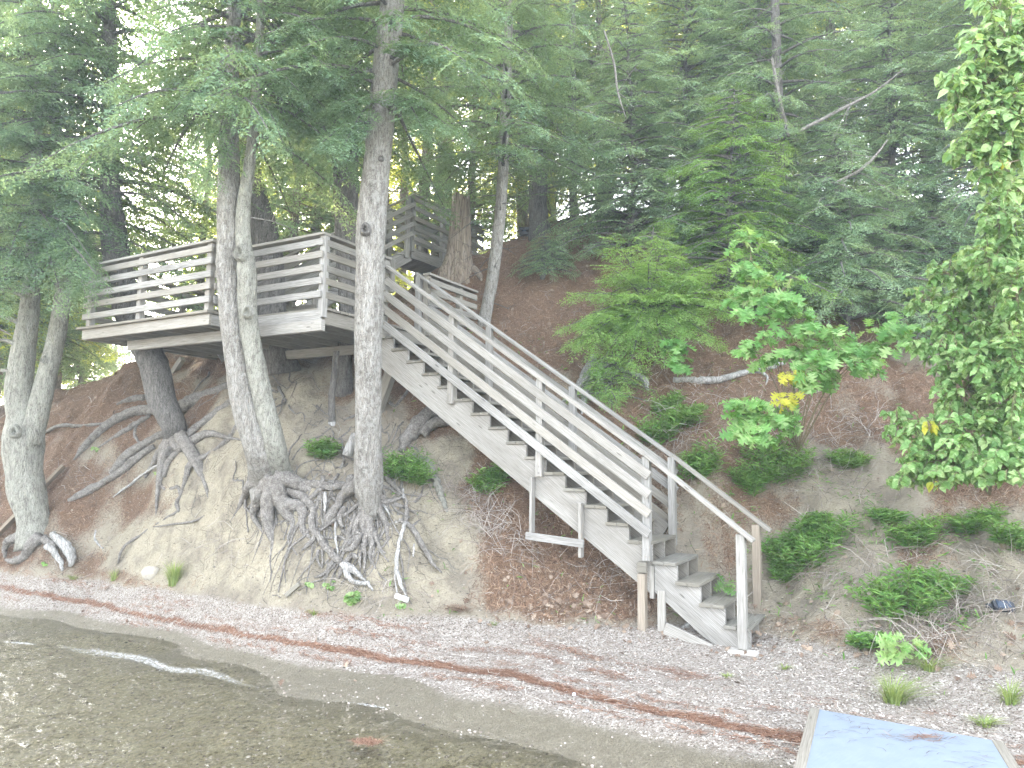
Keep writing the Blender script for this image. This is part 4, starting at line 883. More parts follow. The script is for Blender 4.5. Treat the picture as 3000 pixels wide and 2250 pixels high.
# dead pole under the deck, cut log, grey stump with arms, fallen log
dp = thing('dead_pole', 'thin bare dead trunk standing under the deck corner with a splintered pale foot', 'dead tree', onground(972, 1290))
pa, ra_ = trunk_from_px([(985, 1028, 9), (980, 1090, 10), (972, 1170, 10), (973, 1240, 11)], 10.75); trunk_obj('trunk', dp, pa, ra_, BARK_D, 12, .1)
pa, ra_ = trunk_from_px([(973, 1236, 11), (974, 1270, 10), (978, 1300, 6)], 10.74); trunk_obj('splintered_foot', dp, pa, ra_, DEAD, 12, .12)
cl = thing('cut_log', 'pale cut piece of wood leaning behind the thick pale-barked tree', 'log', onground(1025, 1330))
pa, ra_ = trunk_from_px([(1040, 1270, 11), (1027, 1305, 13), (1018, 1335, 15)], 9.9); trunk_obj('log', cl, pa, ra_, DEAD, 12, .1)
lg = thing('fallen_log', 'long grey weathered log lying across the slope behind the stairs', 'log', onground(2150, 1125))
z4_ = lambda *p: px(1600, 900, 3.16, p)
root_obj(lg, z4_((1180, 690, 26), (1300, 700, 33), (1450, 700, 36), (1600, 690, 33), (1750, 650, 28), (1880, 610, 29), (2050, 570, 26), (2210, 525, 18)), DEAD, 'log', lift=.9)
root_obj(lg, z4_((1900, 600, 14), (1990, 610, 14), (2040, 650, 12), (2030, 725, 6)), DEAD, 'branch', lift=.6)
gs = thing('dead_stump', 'bleached grey stump with spreading root arms behind the handrail', 'stump', onground(1725, 1110))
for p in (z4_((440, 480, 30), (410, 590, 56), (350, 700, 50), (260, 800, 24), (150, 885, 9)), z4_((430, 590, 48), (400, 780, 42), (350, 900, 28), (330, 995, 10)), z4_((400, 600, 36), (500, 575, 32), (620, 585, 34), (760, 640, 30), (900, 700, 36), (940, 775, 12))): root_obj(gs, p, DEAD, 'root', lift=1.0)
us = thing('exposed_root', 'thick barked root bulging out of the bank under the stairs', 'root', onground(1230, 1250))
root_obj(us, [(1310, 1190, 12), (1260, 1222, 22), (1223, 1257, 24), (1195, 1290, 21), (1172, 1325, 10)], ROOT, 'root', lift=.6); root_obj(us, [(1390, 1258, 11), (1327, 1238, 15), (1270, 1250, 16), (1238, 1280, 14)], ROOT, 'root', lift=.6)
lr = thing('fallen_log', 'short mossy log sloping down to the right of the thick pale-barked tree', 'log', onground(1290, 1430))
root_obj(lr, zA((1540, 140, 40), (1650, 185, 44), (1720, 320, 38), (1780, 450, 32), (1822, 560, 22), (1838, 605, 9)), BARK_L, 'log', lift=.7)
# roots without a tree of their own, on the sand face
for lab, p in (('long dark root slanting down the sand from behind the twin-stemmed tree', zB((1787, 290, 24), (1600, 420, 29), (1460, 540, 27), (1330, 700, 27), (1260, 800, 22), (1235, 890, 14))),
            ('bare root bending down the middle of the sand face', zB((1787, 500, 18), (1700, 620, 22), (1560, 720, 21), (1440, 800, 25), (1400, 880, 21), (1360, 1000, 13), (1330, 1090, 18), (1340, 1150, 7))),
            ('low thin root running diagonally near the foot of the sand face', zB((1350, 1130, 9), (1200, 1230, 13), (1060, 1320, 11), (930, 1440, 9), (885, 1535, 5))),
            ('faint thin root crossing the sand toward the twin-stemmed tree', zB((1787, 900, 11), (1650, 1090, 11), (1500, 1200, 9), (1300, 1240, 7), (1150, 1262, 4))),
            ('knotted little root loop half buried in pale sand', zB((1190, 930, 12), (1240, 985, 14), (1340, 970, 13), (1350, 1040, 8)))):
    e = thing('exposed_root', lab, 'root', onground(p[2][0], p[2][1])); root_obj(e, p)
# tangle of fine roots under the deck and between the trees
def root_tangle(name, seeds, n, m, rad=(.006, .03), Ls=(.5, 1.8), seed=0):
    rg = np.random.default_rng(seed); b = MB()
    for k in range(n):
        x, y, sx, sy = seeds[rg.integers(len(seeds))]
        p = onground(x+rg.normal(0, sx), y+rg.normal(0, sy)); L = rg.uniform(*Ls); r = rg.uniform(*rad)**1.0*rg.uniform(.4, 1); P = []
        gn = gnormal(p); d = A(gn[0], gn[1])*.7+rg.normal(0, .8, 2); d /= np.linalg.norm(d)+1e-9; q = p[:2].copy()
        for i in range(int(L/.11)):
            if Hq(q[0], q[1]) < .32: break
            P.append(A(q[0], q[1], Hq(q[0], q[1])+r*.4+.02*abs(math.sin(i*.9+k)))); q = q+d*.085; th_ = rg.normal(0, .42); c_, s_ = math.cos(th_), math.sin(th_); d = A(d[0]*c_-d[1]*s_, d[0]*s_+d[1]*c_)
        if len(P) > 4:
            Pn = smooth_path(np.array(P), len(P)*2); Pn[:, 2] += fbm(Pn[:, 0]*5+k, Pn[:, 1]*5, 2, 7)*.12-.008; b.tube(Pn, np.linspace(r, r*.25, len(Pn)), 6, .15)
    o = b.build(name, m, None, True); return setp(o, None, None, None, 'stuff')
rt = root_tangle('root_tangle', [(860, 1230, 90, 60), (940, 1280, 70, 60), (1000, 1430, 60, 60), (1060, 1560, 60, 50), (1150, 1500, 60, 50), (830, 1500, 70, 50), (1130, 1250, 60, 60), (760, 1130, 60, 30), (1080, 1480, 50, 60), (930, 1450, 60, 60)], 150, ROOT, (.008, .036), seed=5)
rt['label'] = 'tangle of fine grey roots spread over the sandy bank'
# ---------------------------------------------------------------- background forest: a few kinds, copied with their parts
def copy_tree(root, loc, rz, sc, label, group):
    r = root.copy(); COL.objects.link(r); r.location = loc; r.rotation_euler = (0, 0, rz); r.scale = (sc, sc, sc*1.0); r['label'] = label; r['group'] = group
    for ch in root.children:
        c = ch.copy(); COL.objects.link(c); c.parent = r
    return r
def make_conifer(name, h, r, z0, n, Lmax, prof, seed, mats, tpl, sc=.6, droop=.35, per=7, var=.4, bark=BARK_F, base=(0, 0, 0), twigs=0):
    t_ = thing(name, '', 'tree', base); rg = np.random.default_rng(seed)
    zs = np.linspace(-.4, h, 16); path = np.column_stack([np.cumsum(rg.normal(0, .035, 16)), np.cumsum(rg.normal(0, .035, 16)), zs])+A(*base)
    trunk_obj('trunk', t_, path, np.linspace(r*1.2, r*.12, 16), bark, 12, .08)
    fo = Foliage(seed); conifer_limbs(fo, path, base[2]+z0, base[2]+h-.2, n*1.4 if False else n, Lmax, prof, droop, sc, per, .12, var, hang=.2)
    fo.build('crown', t_, [mats, BARK_F], tpl)
    if twigs: dead_twigs(t_, path, None, base[2]+.8, base[2]+z0+1.5, twigs, BARK_F, (.4, 1.3), seed)
    return t_
cone = lambda f: (1.05-f)**.8
full = lambda f: (1-f**2.2)*.9+.1
K = [make_conifer('conifer', 15, .17, 2.2, 110, 2.6, cone, 101, HEMF, T_FAR, .85, .35, 5.5, .40, twigs=12),
     make_conifer('conifer', 17, .20, 4.5, 100, 2.5, full, 102, HEMF, T_FAR, .85, .45, 5.5, .34, twigs=22),
     make_conifer('conifer', 13, .13, 1.2, 110, 2.2, cone, 103, HEM, T_FAR, .8, .25, 6, .5, twigs=6),
     make_conifer('conifer', 16, .15, 7.0, 70, 2.2, full, 104, HEMF, T_FAR, .85, .4, 5, .40, twigs=30)]
# photo x, distance, kind, scale
BG = [(-120, 15, 0, .9), (30, 16.5, 2, .75), (-30, 20, 1, .75), (150, 19, 0, .75), (230, 25, 2, .75), (570, 17.5, 2, .7), (640, 22, 0, .75), (700, 30, 1, .8), (400, 36, 2, .8),
      (840, 16.5, 2, .8), (900, 18, 2, .9), (960, 21, 0, .9), (820, 26, 3, 1.1), (1120, 19, 3, 1), (1160, 24, 1, .95), (1215, 17.5, 3, .95), (1262, 18.6, 3, 1.05), (1310, 20, 3, .95), (1230, 30, 0, 1.1),
      (1370, 17, 2, .75), (1450, 27, 0, 1), (1520, 19, 0, .9), (1600, 22, 1, 1), (1790, 21, 1, 1), (1760, 17, 2, .8), (1950, 20, 1, 1), 
      (2050, 18, 0, 1), (2180, 17, 0, .9), (2250, 19, 2, 1.1), (2400, 20, 1, 1), (2470, 17, 2, 1), (2620, 17, 1, 1), (2760, 17, 2, 1.1), (2930, 16.5, 1, .95), (3030, 17.5, 0, 1.1), (3130, 16, 2, 1), (-250, 18, 1, 1), (-160, 26, 0, 1.2)]
BG += [(60, 30, 0, 1.1), (150, 36, 2, 1.2), (240, 40, 0, 1.1), (330, 44, 2, 1.0), (560, 38, 0, 1.1), (640, 34, 2, 1.1), (760, 36, 0, 1.1), (880, 34, 3, 1.1), (1080, 36, 0, 1.1), (1190, 40, 2, 1.2), (-100, 34, 0, 1.2)]
used = set()
for q, (x, Y, k, s_) in enumerate(BG):
    X = (x-1500)/F*Y; z = float(H0(A(X), A(Y))[0]); side = 'left' if x < 700 else ('middle' if x < 1500 else 'right')
    lab = {'left': 'dark conifer in the sunlit woods behind the left end of the deck', 'middle': 'slender conifer in the thin woods behind the upper landing', 'right': 'dense conifer in the forest above the right part of the bank'}[side]
    grp = {'left': 'conifers behind the left end of the deck', 'middle': 'conifers behind the upper landing', 'right': 'conifers above the right part of the bank'}[side]
    if k in used: copy_tree(K[k], (X, Y, z), RNG.uniform(0, 6.28), s_, lab, grp)
    else:
        used.add(k); r = K[k]; r.location = (X, Y, z); r.scale = (s_,)*3; r['label'] = lab; r['group'] = grp
# ---- bushy young hemlocks on the right half of the bank
def young(label, x, y, h, L, n, seed, m, tpl=None, var=.5, name='young_hemlock', per=11, sc=.40, droop=.45, z0=.15, r=.05, Y=None, sector=None, extra=()):
    g_ = onground(x, y) if Y is None else atY(x, y, Y)
    t_ = thing(name, label, 'tree', g_); rg = np.random.default_rng(seed); k = 12; var = min(.8, var+.1)
    path = np.column_stack([np.cumsum(rg.normal(0, .03, k)), np.cumsum(rg.normal(0, .03, k)), np.linspace(-.2, h, k)])+g_
    trunk_obj('trunk', t_, path, np.linspace(r, .008, k), BARK_D, 12, .06)
    fo = Foliage(seed); conifer_limbs(fo, path, g_[2]+z0, g_[2]+h, int(n*1.7), L, lambda f: (1-f)**.6*.95+.1, droop, sc*1.05, per*1.2, .2, var, sector=sector, hang=.2)
    for (a, b, Ya, Yb, rr) in extra:
        p0 = atY(*a, Ya); p1 = atY(*b, Yb); fo.limb([p0, (p0+p1)/2+A(0, 0, .1), p1], rr, 34, .46, var+.05, start=.3, spread=(30, 95))
    fo.build('crown', t_, [m, BARK_D], tpl or T_MED); return t_
young('bright young hemlock spreading low boughs over the slope behind the handrail', 1900, 1010, 2.0, 1.2, 22, 201, HEMB, var=.6, r=.06, extra=[((1900, 900), e, 11.7, 10.8, .02) for e in ((1650, 960), (1690, 860), (1740, 1020), (1850, 1060), (1950, 1030), (2050, 930), (2170, 925), (1780, 780), (1900, 760), (2060, 800), (2200, 850), (1690, 1010), (1820, 1140), (1730, 920), (1980, 860), (2100, 1000), (1860, 960), (1760, 1060), (1660, 1010), (1800, 700), (1950, 690), (2150, 750), (1840, 860), (2000, 960), (1700, 950), (2120, 880))])
young('low fresh green hemlock bough mass at the foot of the bleached stump', 1790, 1180, .8, .85, 22, 202, HEMB, var=.5, z0=.05)
young('small dark hemlock bush on the crest behind the slim speckled tree', 1590, 810, .85, .75, 34, 203, HEM, var=.55, z0=.05)
young('tall feathery hemlock between the thin dark trunk and the right woods', 1840, 760, 5.5, 1.8, 90, 204, HEM, T_MED, .62, sc=.5, per=8)
young('hemlock with layered boughs above the lobed oak leaves', 2120, 930, 4.2, 1.9, 80, 205, HEMB, T_MED, .42, sc=.5, per=8)
young('deep green hemlock leaning over the dark hollow right of the oak leaves', 2480, 960, 3.6, 2.0, 80, 206, HEM, T_MED, .6, sc=.5, per=8)
young('tall blue-green hemlock standing behind the round-leaved shrub', 2640, 800, 6.5, 2.3, 110, 207, HEM, T_MED, .6, sc=.55, per=7, r=.09)
young('tall hemlock rising over the middle of the right woods', 2260, 740, 7.5, 2.4, 120, 208, HEM, T_MED, .55, sc=.55, per=7, r=.09)
young('dense hemlock at the far right edge of the woods', 2960, 760, 7.0, 2.3, 110, 209, HEM, T_MED, .5, sc=.55, per=7, r=.09)
young('tall hemlock with pale drooping tips right of the thick brown trunk', 2010, 700, 7.8, 2.2, 120, 210, HEM, T_MED, .6, sc=.55, per=7, r=.09)
young('shadowed hemlock filling the slope under the layered boughs', 2350, 900, 2.4, 1.6, 60, 211, HEM, T_MED, .45, sc=.45, per=9)
young('dusky hemlock bush right of the leaning deep green hemlock', 2780, 1000, 2.2, 1.5, 60, 212, HEM, T_MED, .42, sc=.45, per=9)
young('low dark evergreen bush on the slope behind the forked left tree', 230, 1075, 1.4, 1.6, 50, 213, HEM, T_MED, .35, sc=.45, per=9)
young('dark evergreen behind the forked tree at the left edge', -20, 1150, 3.6, 1.7, 90, 214, HEM, T_MED, .35, sc=.5, per=8, r=.08)
young('sunlit yellow-green hemlock behind the left corner of the railing', 470, 800, 4.4, 1.6, 70, 215, HEMB, T_MED, .5, sc=.5, per=8, Y=17)
for q, (x, y, Y, h) in enumerate(((60, 1010, 17, 3.6), (190, 1000, 18, 3.2), (330, 900, 19, 2.6), (-60, 1020, 16, 4))):
    young('shadowy evergreen in the row low behind the forked left tree', x, y, h, 1.7, 50, 230+q, HEM, T_MED, .3, sc=.55, per=6, Y=Y); COL.objects[[o_.name for o_ in COL.objects if o_.name.startswith('young_hemlock')][-1]]['group'] = 'evergreens low behind the forked left tree'
# dead branches in the right woods
for lab, pts, Y in (('long bare dead branch slanting up through the right woods', [(2340, 385, 9), (2480, 312, 8), (2560, 270, 6), (2650, 200, 3)], 12.3), ('curved bare dead branch among the boughs left of the round-leaved shrub', [(2440, 540, 6), (2530, 490, 8), (2570, 450, 6), (2600, 410, 3)], 11.8), ('pale dead stem forking upward in the right woods', [(2310, 400, 9), (2290, 320, 10), (2272, 230, 9), (2262, 170, 6)], 12.6), ('hanging bleached dead branch above the feathery hemlock', [(1770, 90, 4), (1800, 190, 6), (1810, 270, 5), (1835, 350, 2)], 12.2)):
    e = thing('dead_branch', lab, 'branch', atY(pts[0][0], pts[0][1], Y)); pa, ra_ = trunk_from_px([(a, b, c*.6) for a, b, c in pts], Y, 14); trunk_obj('branch', e, pa, ra_, GREYB, 8, .1)
    tw = MB()
    for k in range(9):
        p = pa[RNG.integers(2, 13)]; d = RNG.normal(0, 1, 3)*A(.4, .3, .4); tw.tube(smooth_path([p, p+d*.5, p+d+A(0, 0, -.08)], 5), np.linspace(.008, .002, 5), 4, .05)
    tw.build('twigs', GREYB, e, True)
# ---------------------------------------------------------------- leafy plants, litter and small things
def leaf_tpl(outl, fold=.22, curl=.25, wide=1.0):
    xs = [p[0] for p in outl]; V = []
    z = lambda x, y: abs(y)*fold*wide - curl*x*x
    for (x0, y0), (x1, y1) in zip(outl[:-1], outl[1:]):
        for sg in (1, -1):
            a = A(min(x0, 1), 0, z(min(x0, 1), 0)); b = A(x0, sg*y0*wide, z(x0, y0)); c = A(x1, sg*y1*wide, z(x1, y1)); d = A(min(x1, 1), 0, z(min(x1, 1), 0))
            V += [[a, b, c], [a, c, d]]
    return np.array(V)
OAKT = [leaf_tpl([(0, .012), (.10, .03), (.16, .22), (.22, .05), (.30, .40), (.37, .36), (.38, .07), (.58, .50), (.63, .42), (.60, .08), (.82, .34), (.84, .24), (.78, .06), (1, 0)], .25, c) for c in (.15, .35, .55)]
OVT = [leaf_tpl([(0, 0), (.08, .18), (.25, .36), (.45, .40), (.65, .30), (.85, .12), (1, 0)], .35, c, .95) for c in (.1, .3, .5)]
NART = [leaf_tpl([(0, .01), (.3, .10), (.7, .085), (1, 0)], .5, c) for c in (.1, .35)]
RNDT = [leaf_tpl([(0, .05), (.1, .35), (.4, .52), (.75, .42), (.95, .15), (1, 0)], .25, c) for c in (.1, .3)]
class Leaves(Foliage):
    def twig(s, p0, p1, n, size, var, sag=.05, r=.004, whorl=False, wspread=1.0, tilt=.35):
        rg = s.rng; P = smooth_path([p0, (p0+p1)/2+A(0, 0, sag), p1], 6); s.limbs.tube(P, np.linspace(r, r*.4, 6), 4, 0, m=1)
        d0 = P[-1]-P[-2]; d0 /= np.linalg.norm(d0)+1e-9
        for k in range(n):
            if whorl:
                o = p1 - d0*rg.uniform(0, .06); a = k/n*6.28+rg.random(); f = A(math.cos(a), math.sin(a), 0)*wspread+d0*.7+A(0, -.15, rg.normal(-.25, .3))
            else:
                x = .2+.8*(k+.5)/n; i = min(int(x*5), 4); o = P[i]+(P[i+1]-P[i])*(x*5-i); sd_ = np.cross(d0, A(0, 0, 1)); sd_ /= np.linalg.norm(sd_)+1e-9
                f = d0*.6+sd_*(1 if k % 2 else -1)+A(0, -.2, rg.normal(-.35, .3))
            u = A(0, -tilt*1.6, 1)+rg.normal(0, .35, 3)
            f = f/np.linalg.norm(f); pet = f*size*.18
            s.spray(o+pet, f, u, size*rg.uniform(.5, 1.2), var+rg.normal(0, .26))
def blob_leaves(lv, base, blobs, size, ntwig_leaf, whorl, var=.5, twl=.25, r0=.012):
    """blobs: (x, y, rx, ry, twigs, Y) in photo pixels; twigs fan outward inside each, stems run to them from base"""
    rg = lv.rng
    for (x, y, rx, ry, n, Y) in blobs:
        if size < .1 and not whorl: n = int(n*1.5); rx *= 1.12; ry *= 1.12
        c = atY(x, y, Y); mid = base+(c-base)*.5+A(0, 0, .12*np.linalg.norm(c-base)); st_ = smooth_path([base, mid, c], 9)
        lv.limbs.tube(st_, np.linspace(r0, r0*.35, 9), 6, .05, m=1)
        for k in range(n):
            a = rg.uniform(0, 6.28); q = math.sqrt(rg.random()); e = atY(x+rx*q*math.cos(a), y+ry*q*math.sin(a), Y+rg.normal(0, .5*rx*Y/F))
            s_ = c+(e-c)*rg.uniform(.2, .6); s_ = e+(s_-e)*min(1, twl/ (np.linalg.norm(s_-e)+1e-6)) if np.linalg.norm(s_-e) > twl else s_
            if rg.random() < .35: lv.limbs.tube(np.array([c, (c+s_)/2+A(0, 0, -.02), s_]), [.005, .004, .003], 4, 0, m=1)
            lv.twig(s_, e, ntwig_leaf, size, var+.18*(y-(e[2]-c[2])*0-y)/100, whorl=whorl)
TWM = simple('green_brown_stem', (.16, .13, .08), (.26, .22, .14), 40)
oak = thing('oak_sapling', 'young oak with lobed pale leaves leaning from the slope beyond the handrail', 'sapling', onground(2335, 1330)); bp = onground(2335, 1330)
lv = Leaves(301)
blob_leaves(lv, bp, [(2200, 750, 55, 75, 10, 9.3), (2200, 860, 60, 80, 12, 9.25), (2290, 850, 60, 70, 11, 9.1), (2300, 950, 80, 60, 13, 9.1), (2350, 1010, 80, 50, 12, 9.0), (2215, 1030, 55, 40, 8, 9.0), (2450, 1010, 80, 55, 13, 8.95), (2540, 1000, 90, 50, 12, 8.95), (2640, 950, 60, 50, 9, 8.9), (2500, 1060, 100, 35, 9, 8.85), (2400, 1080, 80, 35, 8, 8.9)], .185, 6, True, .5)
lv.build('crown', oak, [OAK, TWM], OAKT)
trunk_obj('stem', oak, *smooth_path([bp-A(0, 0, .1), bp+A(.02, -.05, .5), atY(2320, 1110, 9.4)], 9, [.022, .016, .012]), BARK, 8, .05)
lv = Leaves(302); blob_leaves(lv, bp+A(0, 0, .1), [(2180, 1215, 70, 45, 12, 8.9), (2260, 1215, 70, 50, 13, 8.85), (2220, 1265, 70, 40, 8, 8.8), (2315, 1230, 25, 50, 4, 8.9)], .175, 6, True, .5); lv.build('lower_branch', oak, [OAK, TWM], OAKT)
lv = Leaves(303); blob_leaves(lv, bp+A(0, 0, .25), [(2305, 1160, 28, 22, 4, 8.9), (2320, 1095, 40, 18, 5, 8.8), (2300, 1175, 22, 14, 3, 8.75)], .13, 4, True, .6); lv.build('yellow_leaves', oak, [YEL, TWM], OAKT, 'bunch of oak leaves coloured bright yellow as if sunlit')  # yellow colour stands in for sunlight catching these oak leaves
shr = thing('leafy_shrub', 'large round-leaved light green shrub spreading in from the right edge', 'shrub', onground(2900, 1450)); bs = onground(2900, 1450)
lv = Leaves(304)
blob_leaves(lv, bs, [(2860, 1300, 130, 90, 80, 7.3), (2960, 1360, 120, 60, 60, 7.2), (2750, 1350, 110, 60, 50, 7.4), (2700, 1270, 80, 60, 26, 7.6), (2820, 1140, 90, 110, 55, 7.5), (2960, 1180, 90, 120, 70, 7.3), (2960, 980, 90, 100, 60, 7.4), (2800, 960, 85, 80, 36, 7.6), (2700, 880, 70, 40, 12, 7.8), (2850, 850, 90, 60, 38, 7.6), (2970, 820, 80, 70, 40, 7.5), (2780, 1060, 60, 50, 12, 7.6), (2850, 760, 60, 40, 8, 7.6), (2620, 1230, 40, 45, 7, 7.7), (2650, 1400, 60, 25, 9, 7.4), (2830, 1400, 120, 30, 20, 7.2), (2920, 660, 50, 30, 6, 7.4), (2960, 560, 60, 60, 20, 7.3), (2930, 640, 70, 60, 24, 7.2), (2980, 860, 40, 100, 26, 6.9), (2900, 760, 80, 60, 26, 7.2), (2780, 800, 60, 40, 12, 7.5), (2720, 1020, 50, 40, 9, 7.6), (2980, 700, 50, 60, 20, 7.2), (2985, 1080, 50, 150, 40, 6.9), (2900, 1060, 90, 70, 36, 7.2)], .086, 8, False, .5, twl=.3)
lv.build('crown', shr, [SHR, TWM], OVT)
lv = Leaves(305); blob_leaves(lv, bs+A(0, 0, .2), [(2722, 1255, 18, 16, 3, 7.2), (2735, 1415, 8, 8, 1, 7.1)], .085, 4, False, .5); lv.build('yellow_leaves', shr, [YEL, TWM], OVT)
shu = thing('leafy_branch', 'overhanging branch of large pale round leaves in the upper right corner', 'branch', atY(3100, 500, 6.2)); bu = atY(3100, 500, 6.2)
lv = Leaves(306)
blob_leaves(lv, bu, [(2880, 230, 90, 60, 34, 6.2), (2960, 120, 80, 80, 46, 6.2), (2820, 290, 60, 45, 12, 6.2), (2930, 330, 90, 50, 30, 6.1), (2800, 225, 50, 25, 7, 6.2), (2960, 440, 70, 50, 14, 6.1), (2830, 440, 45, 40, 9, 6.2), (2880, 520, 70, 30, 8, 6.2), (2920, 20, 90, 40, 18, 6.3), (2980, 560, 40, 30, 6, 6.1), (3010, 250, 60, 120, 40, 6.1), (2870, 130, 70, 60, 20, 6.3), (2900, 420, 90, 60, 24, 6.2), (2990, 330, 40, 80, 24, 6.0), (2800, 330, 60, 30, 10, 6.2)], .092, 7, False, .6, twl=.28, r0=.014)
lv.build('leaves', shu, [SHR, TWM], OVT)
gb = A(bu[0]+.6, bu[1]+1.2, float(Hq(bu[0]+.6, bu[1]+1.2))-.1); trunk_obj('stem', shu, *smooth_path([gb, (gb+bu)/2+A(.12, .1, 0), bu], 14, [.035, .028, .018]), BARK, 10, .05)
lv = Leaves(307); blob_leaves(lv, bu, [(2948, 478, 14, 10, 1, 6.0)], .085, 3, False, .5); lv.build('yellow_leaves', shu, [YEL, TWM], OVT)
sbk = thing('oak_sapling', 'small shaded oak with dark green leaves behind the bright young hemlock boughs', 'sapling', onground(1985, 1050)); lv = Leaves(308); blob_leaves(lv, onground(1985, 1050), [(1980, 1010, 35, 25, 6, 10.9), (1990, 1050, 25, 20, 4, 10.9)], .19, 5, True, .1); lv.build('crown', sbk, [OAK, TWM], OAKT)

# narrow-leaved (fern-like) clumps: x, y of the foot, half width px, height px, label
def fern(x, y, hw, h, label, seed, m=FERN, dens=1.0, var=.45):
    g_ = onground(x, y); Y = g_[1]; w_ = hw*Y/F; H_ = h*Y/F; t_ = thing('fern_clump', label, 'plant', g_, 'fern-like clumps on the bank'); lv = Leaves(seed); rg = lv.rng
    n = int(dens*42*max(.5, w_/.2)); nr = gnormal(g_)
    for k in range(n):
        a = rg.uniform(0, 6.28); q = math.sqrt(rg.random()); b_ = g_+A(math.cos(a)*w_*q*.7, math.sin(a)*w_*q*.35, 0); b_[2] = float(Hq(b_[0], b_[1]))
        out = A(math.cos(a)*q*w_*.8, math.sin(a)*q*w_*.5-.02, 0); L = H_*rg.uniform(.6, 1.1); tip = b_+out+A(0, 0, L*.9)+nr*.05
        P = smooth_path([b_, b_+out*.35+A(0, 0, L*.6), tip], 6); lv.limbs.tube(P, np.linspace(.003, .001, 6), 3, 0, m=1)
        for j in range(13):
            x_ = .2+.8*j/13; i = min(int(x_*5), 4); o_ = P[i]+(P[i+1]-P[i])*(x_*5-i); aa = j*2.4+rg.random(); f = A(math.cos(aa), math.sin(aa), .35)+(P[-1]-P[-2])*4
            lv.spray(o_, f, A(0, -.3, 1)+rg.normal(0, .3, 3), rg.uniform(.10, .16)*(1.1-.4*x_), var+rg.normal(0, .22)+.4*(x_-.6))
    lv.build('leaves', t_, [m, TWM], NART)
FL = [(945, 1345, 40, 45, 'small fern clump on the roots left of the thick pale tree'), (1185, 1415, 75, 70, 'dark fern clump on the bank edge right of the thick pale tree'), (1440, 1435, 50, 50, 'loose fern clump on brown litter under the middle of the stairs'),
      (1935, 1310, 60, 85, 'fern clump just above the handrail with yellowish tips'), (2050, 1400, 60, 70, 'dark fern clump behind the top of the last handrail post'), (2270, 1400, 95, 90, 'fern clump under the lower oak branch'), (2200, 1440, 50, 60, 'fern sprig trailing left below the oak'),
      (1960, 1215, 40, 50, 'greyish fern tuft below the grey fallen log'), (2010, 1240, 55, 45, 'dusty fern clump right of the greyish tuft'), (2400, 1640, 95, 90, 'wide bright fern clump right of the last far post'), (2310, 1640, 60, 60, 'fern clump touching the last far post'), (2310, 1700, 40, 50, 'drooping fern clump below the last far post'),
      (2680, 1610, 60, 75, 'fern clump with paler leaves left of the far right clumps'), (2860, 1560, 55, 50, 'fern clump beneath the round-leaved shrub'), (2970, 1620, 60, 80, 'fern clump cut by the right edge of the picture'), (2650, 1810, 110, 110, 'largest fern mound on the lower right bank'), (2745, 1760, 70, 90, 'right half of the fern mound above the yellow seedling'),
      (2380, 1560, 40, 35, 'small fern sprig on grey sand above the wide bright clump'), (2600, 1540, 40, 35, 'tiny fern sprig above the paler clump'), (2540, 1905, 40, 35, 'sparse fern sprig left of the yellow seedling'), (2480, 1370, 50, 35, 'faint fern sprig among dry twigs right of the oak')]
for q, a in enumerate(FL): fern(*a, 400+q)
# other small plants
def seedling(name, label, x, y, w_, h, size, n, tpl, m, whorl, seed, z=None, var=.6, cat='plant', base=None):
    g_ = onground(x, y) if base is None else base; t_ = thing(name, label, cat, g_); lv = Leaves(seed); rg = lv.rng; Y = g_[1]
    for k in range(n):
        a = rg.uniform(0, 6.28); e = g_+A(math.cos(a)*w_*rg.uniform(.2, 1), math.sin(a)*w_*.6*rg.random()-.03, h*rg.uniform(.4, 1.05)); lv.twig(g_+A(math.cos(a)*.02, 0, 0), e, 5 if whorl else 3, size, var, whorl=whorl, r=.003)
    lv.build('leaves', t_, [m, TWM], tpl)
seedling('oak_seedling', 'yellow-green oak seedling on the lower right bank', 2640, 1950, .20, .28, .13, 9, OAKT, OAK, True, 501, var=.95, cat='seedling')
seedling('oak_seedling', 'five-leaved green seedling growing through the lower steps', 0, 0, .03, .13, .13, 2, OAKT, SHR, True, 502, var=.3, cat='seedling', base=W(4.50, .62, .55))
seedling('round_leaved_plant', 'round-leaved bright green plant at the foot of the sandy bank', 1028, 1775, .10, .17, .06, 22, RNDT, SHR, False, 503, var=.6)
seedling('weed', 'small bright weed beside the white pipe', 1172, 1785, .06, .07, .05, 5, RNDT, SHR, False, 504, var=.6)
seedling('weed', 'leafy weed at the foot of the bank left of the bleached root', 962, 1735, .07, .14, .05, 6, RNDT, SHR, False, 505, var=.7)
seedling('weed', 'thin weed with small yellow-green leaves left of the leafy weed', 905, 1725, .06, .12, .045, 5, RNDT, SHR, False, 506, var=.8)
seedling('weed', 'tiny two-leaved plant on the thick root left of the leaning tree', 283, 1322, .05, .05, .07, 3, RNDT, SHR, False, 507, var=.7)
seedling('weed', 'tiny green plant on the sand under the leaning tree', 455, 1395, .08, .05, .05, 4, RNDT, SHR, False, 508, var=.6)
seedling('weed', 'green weed on the bare ground inside the roots of the forked tree', 132, 1660, .05, .08, .04, 4, RNDT, FERN, False, 509, var=.7)
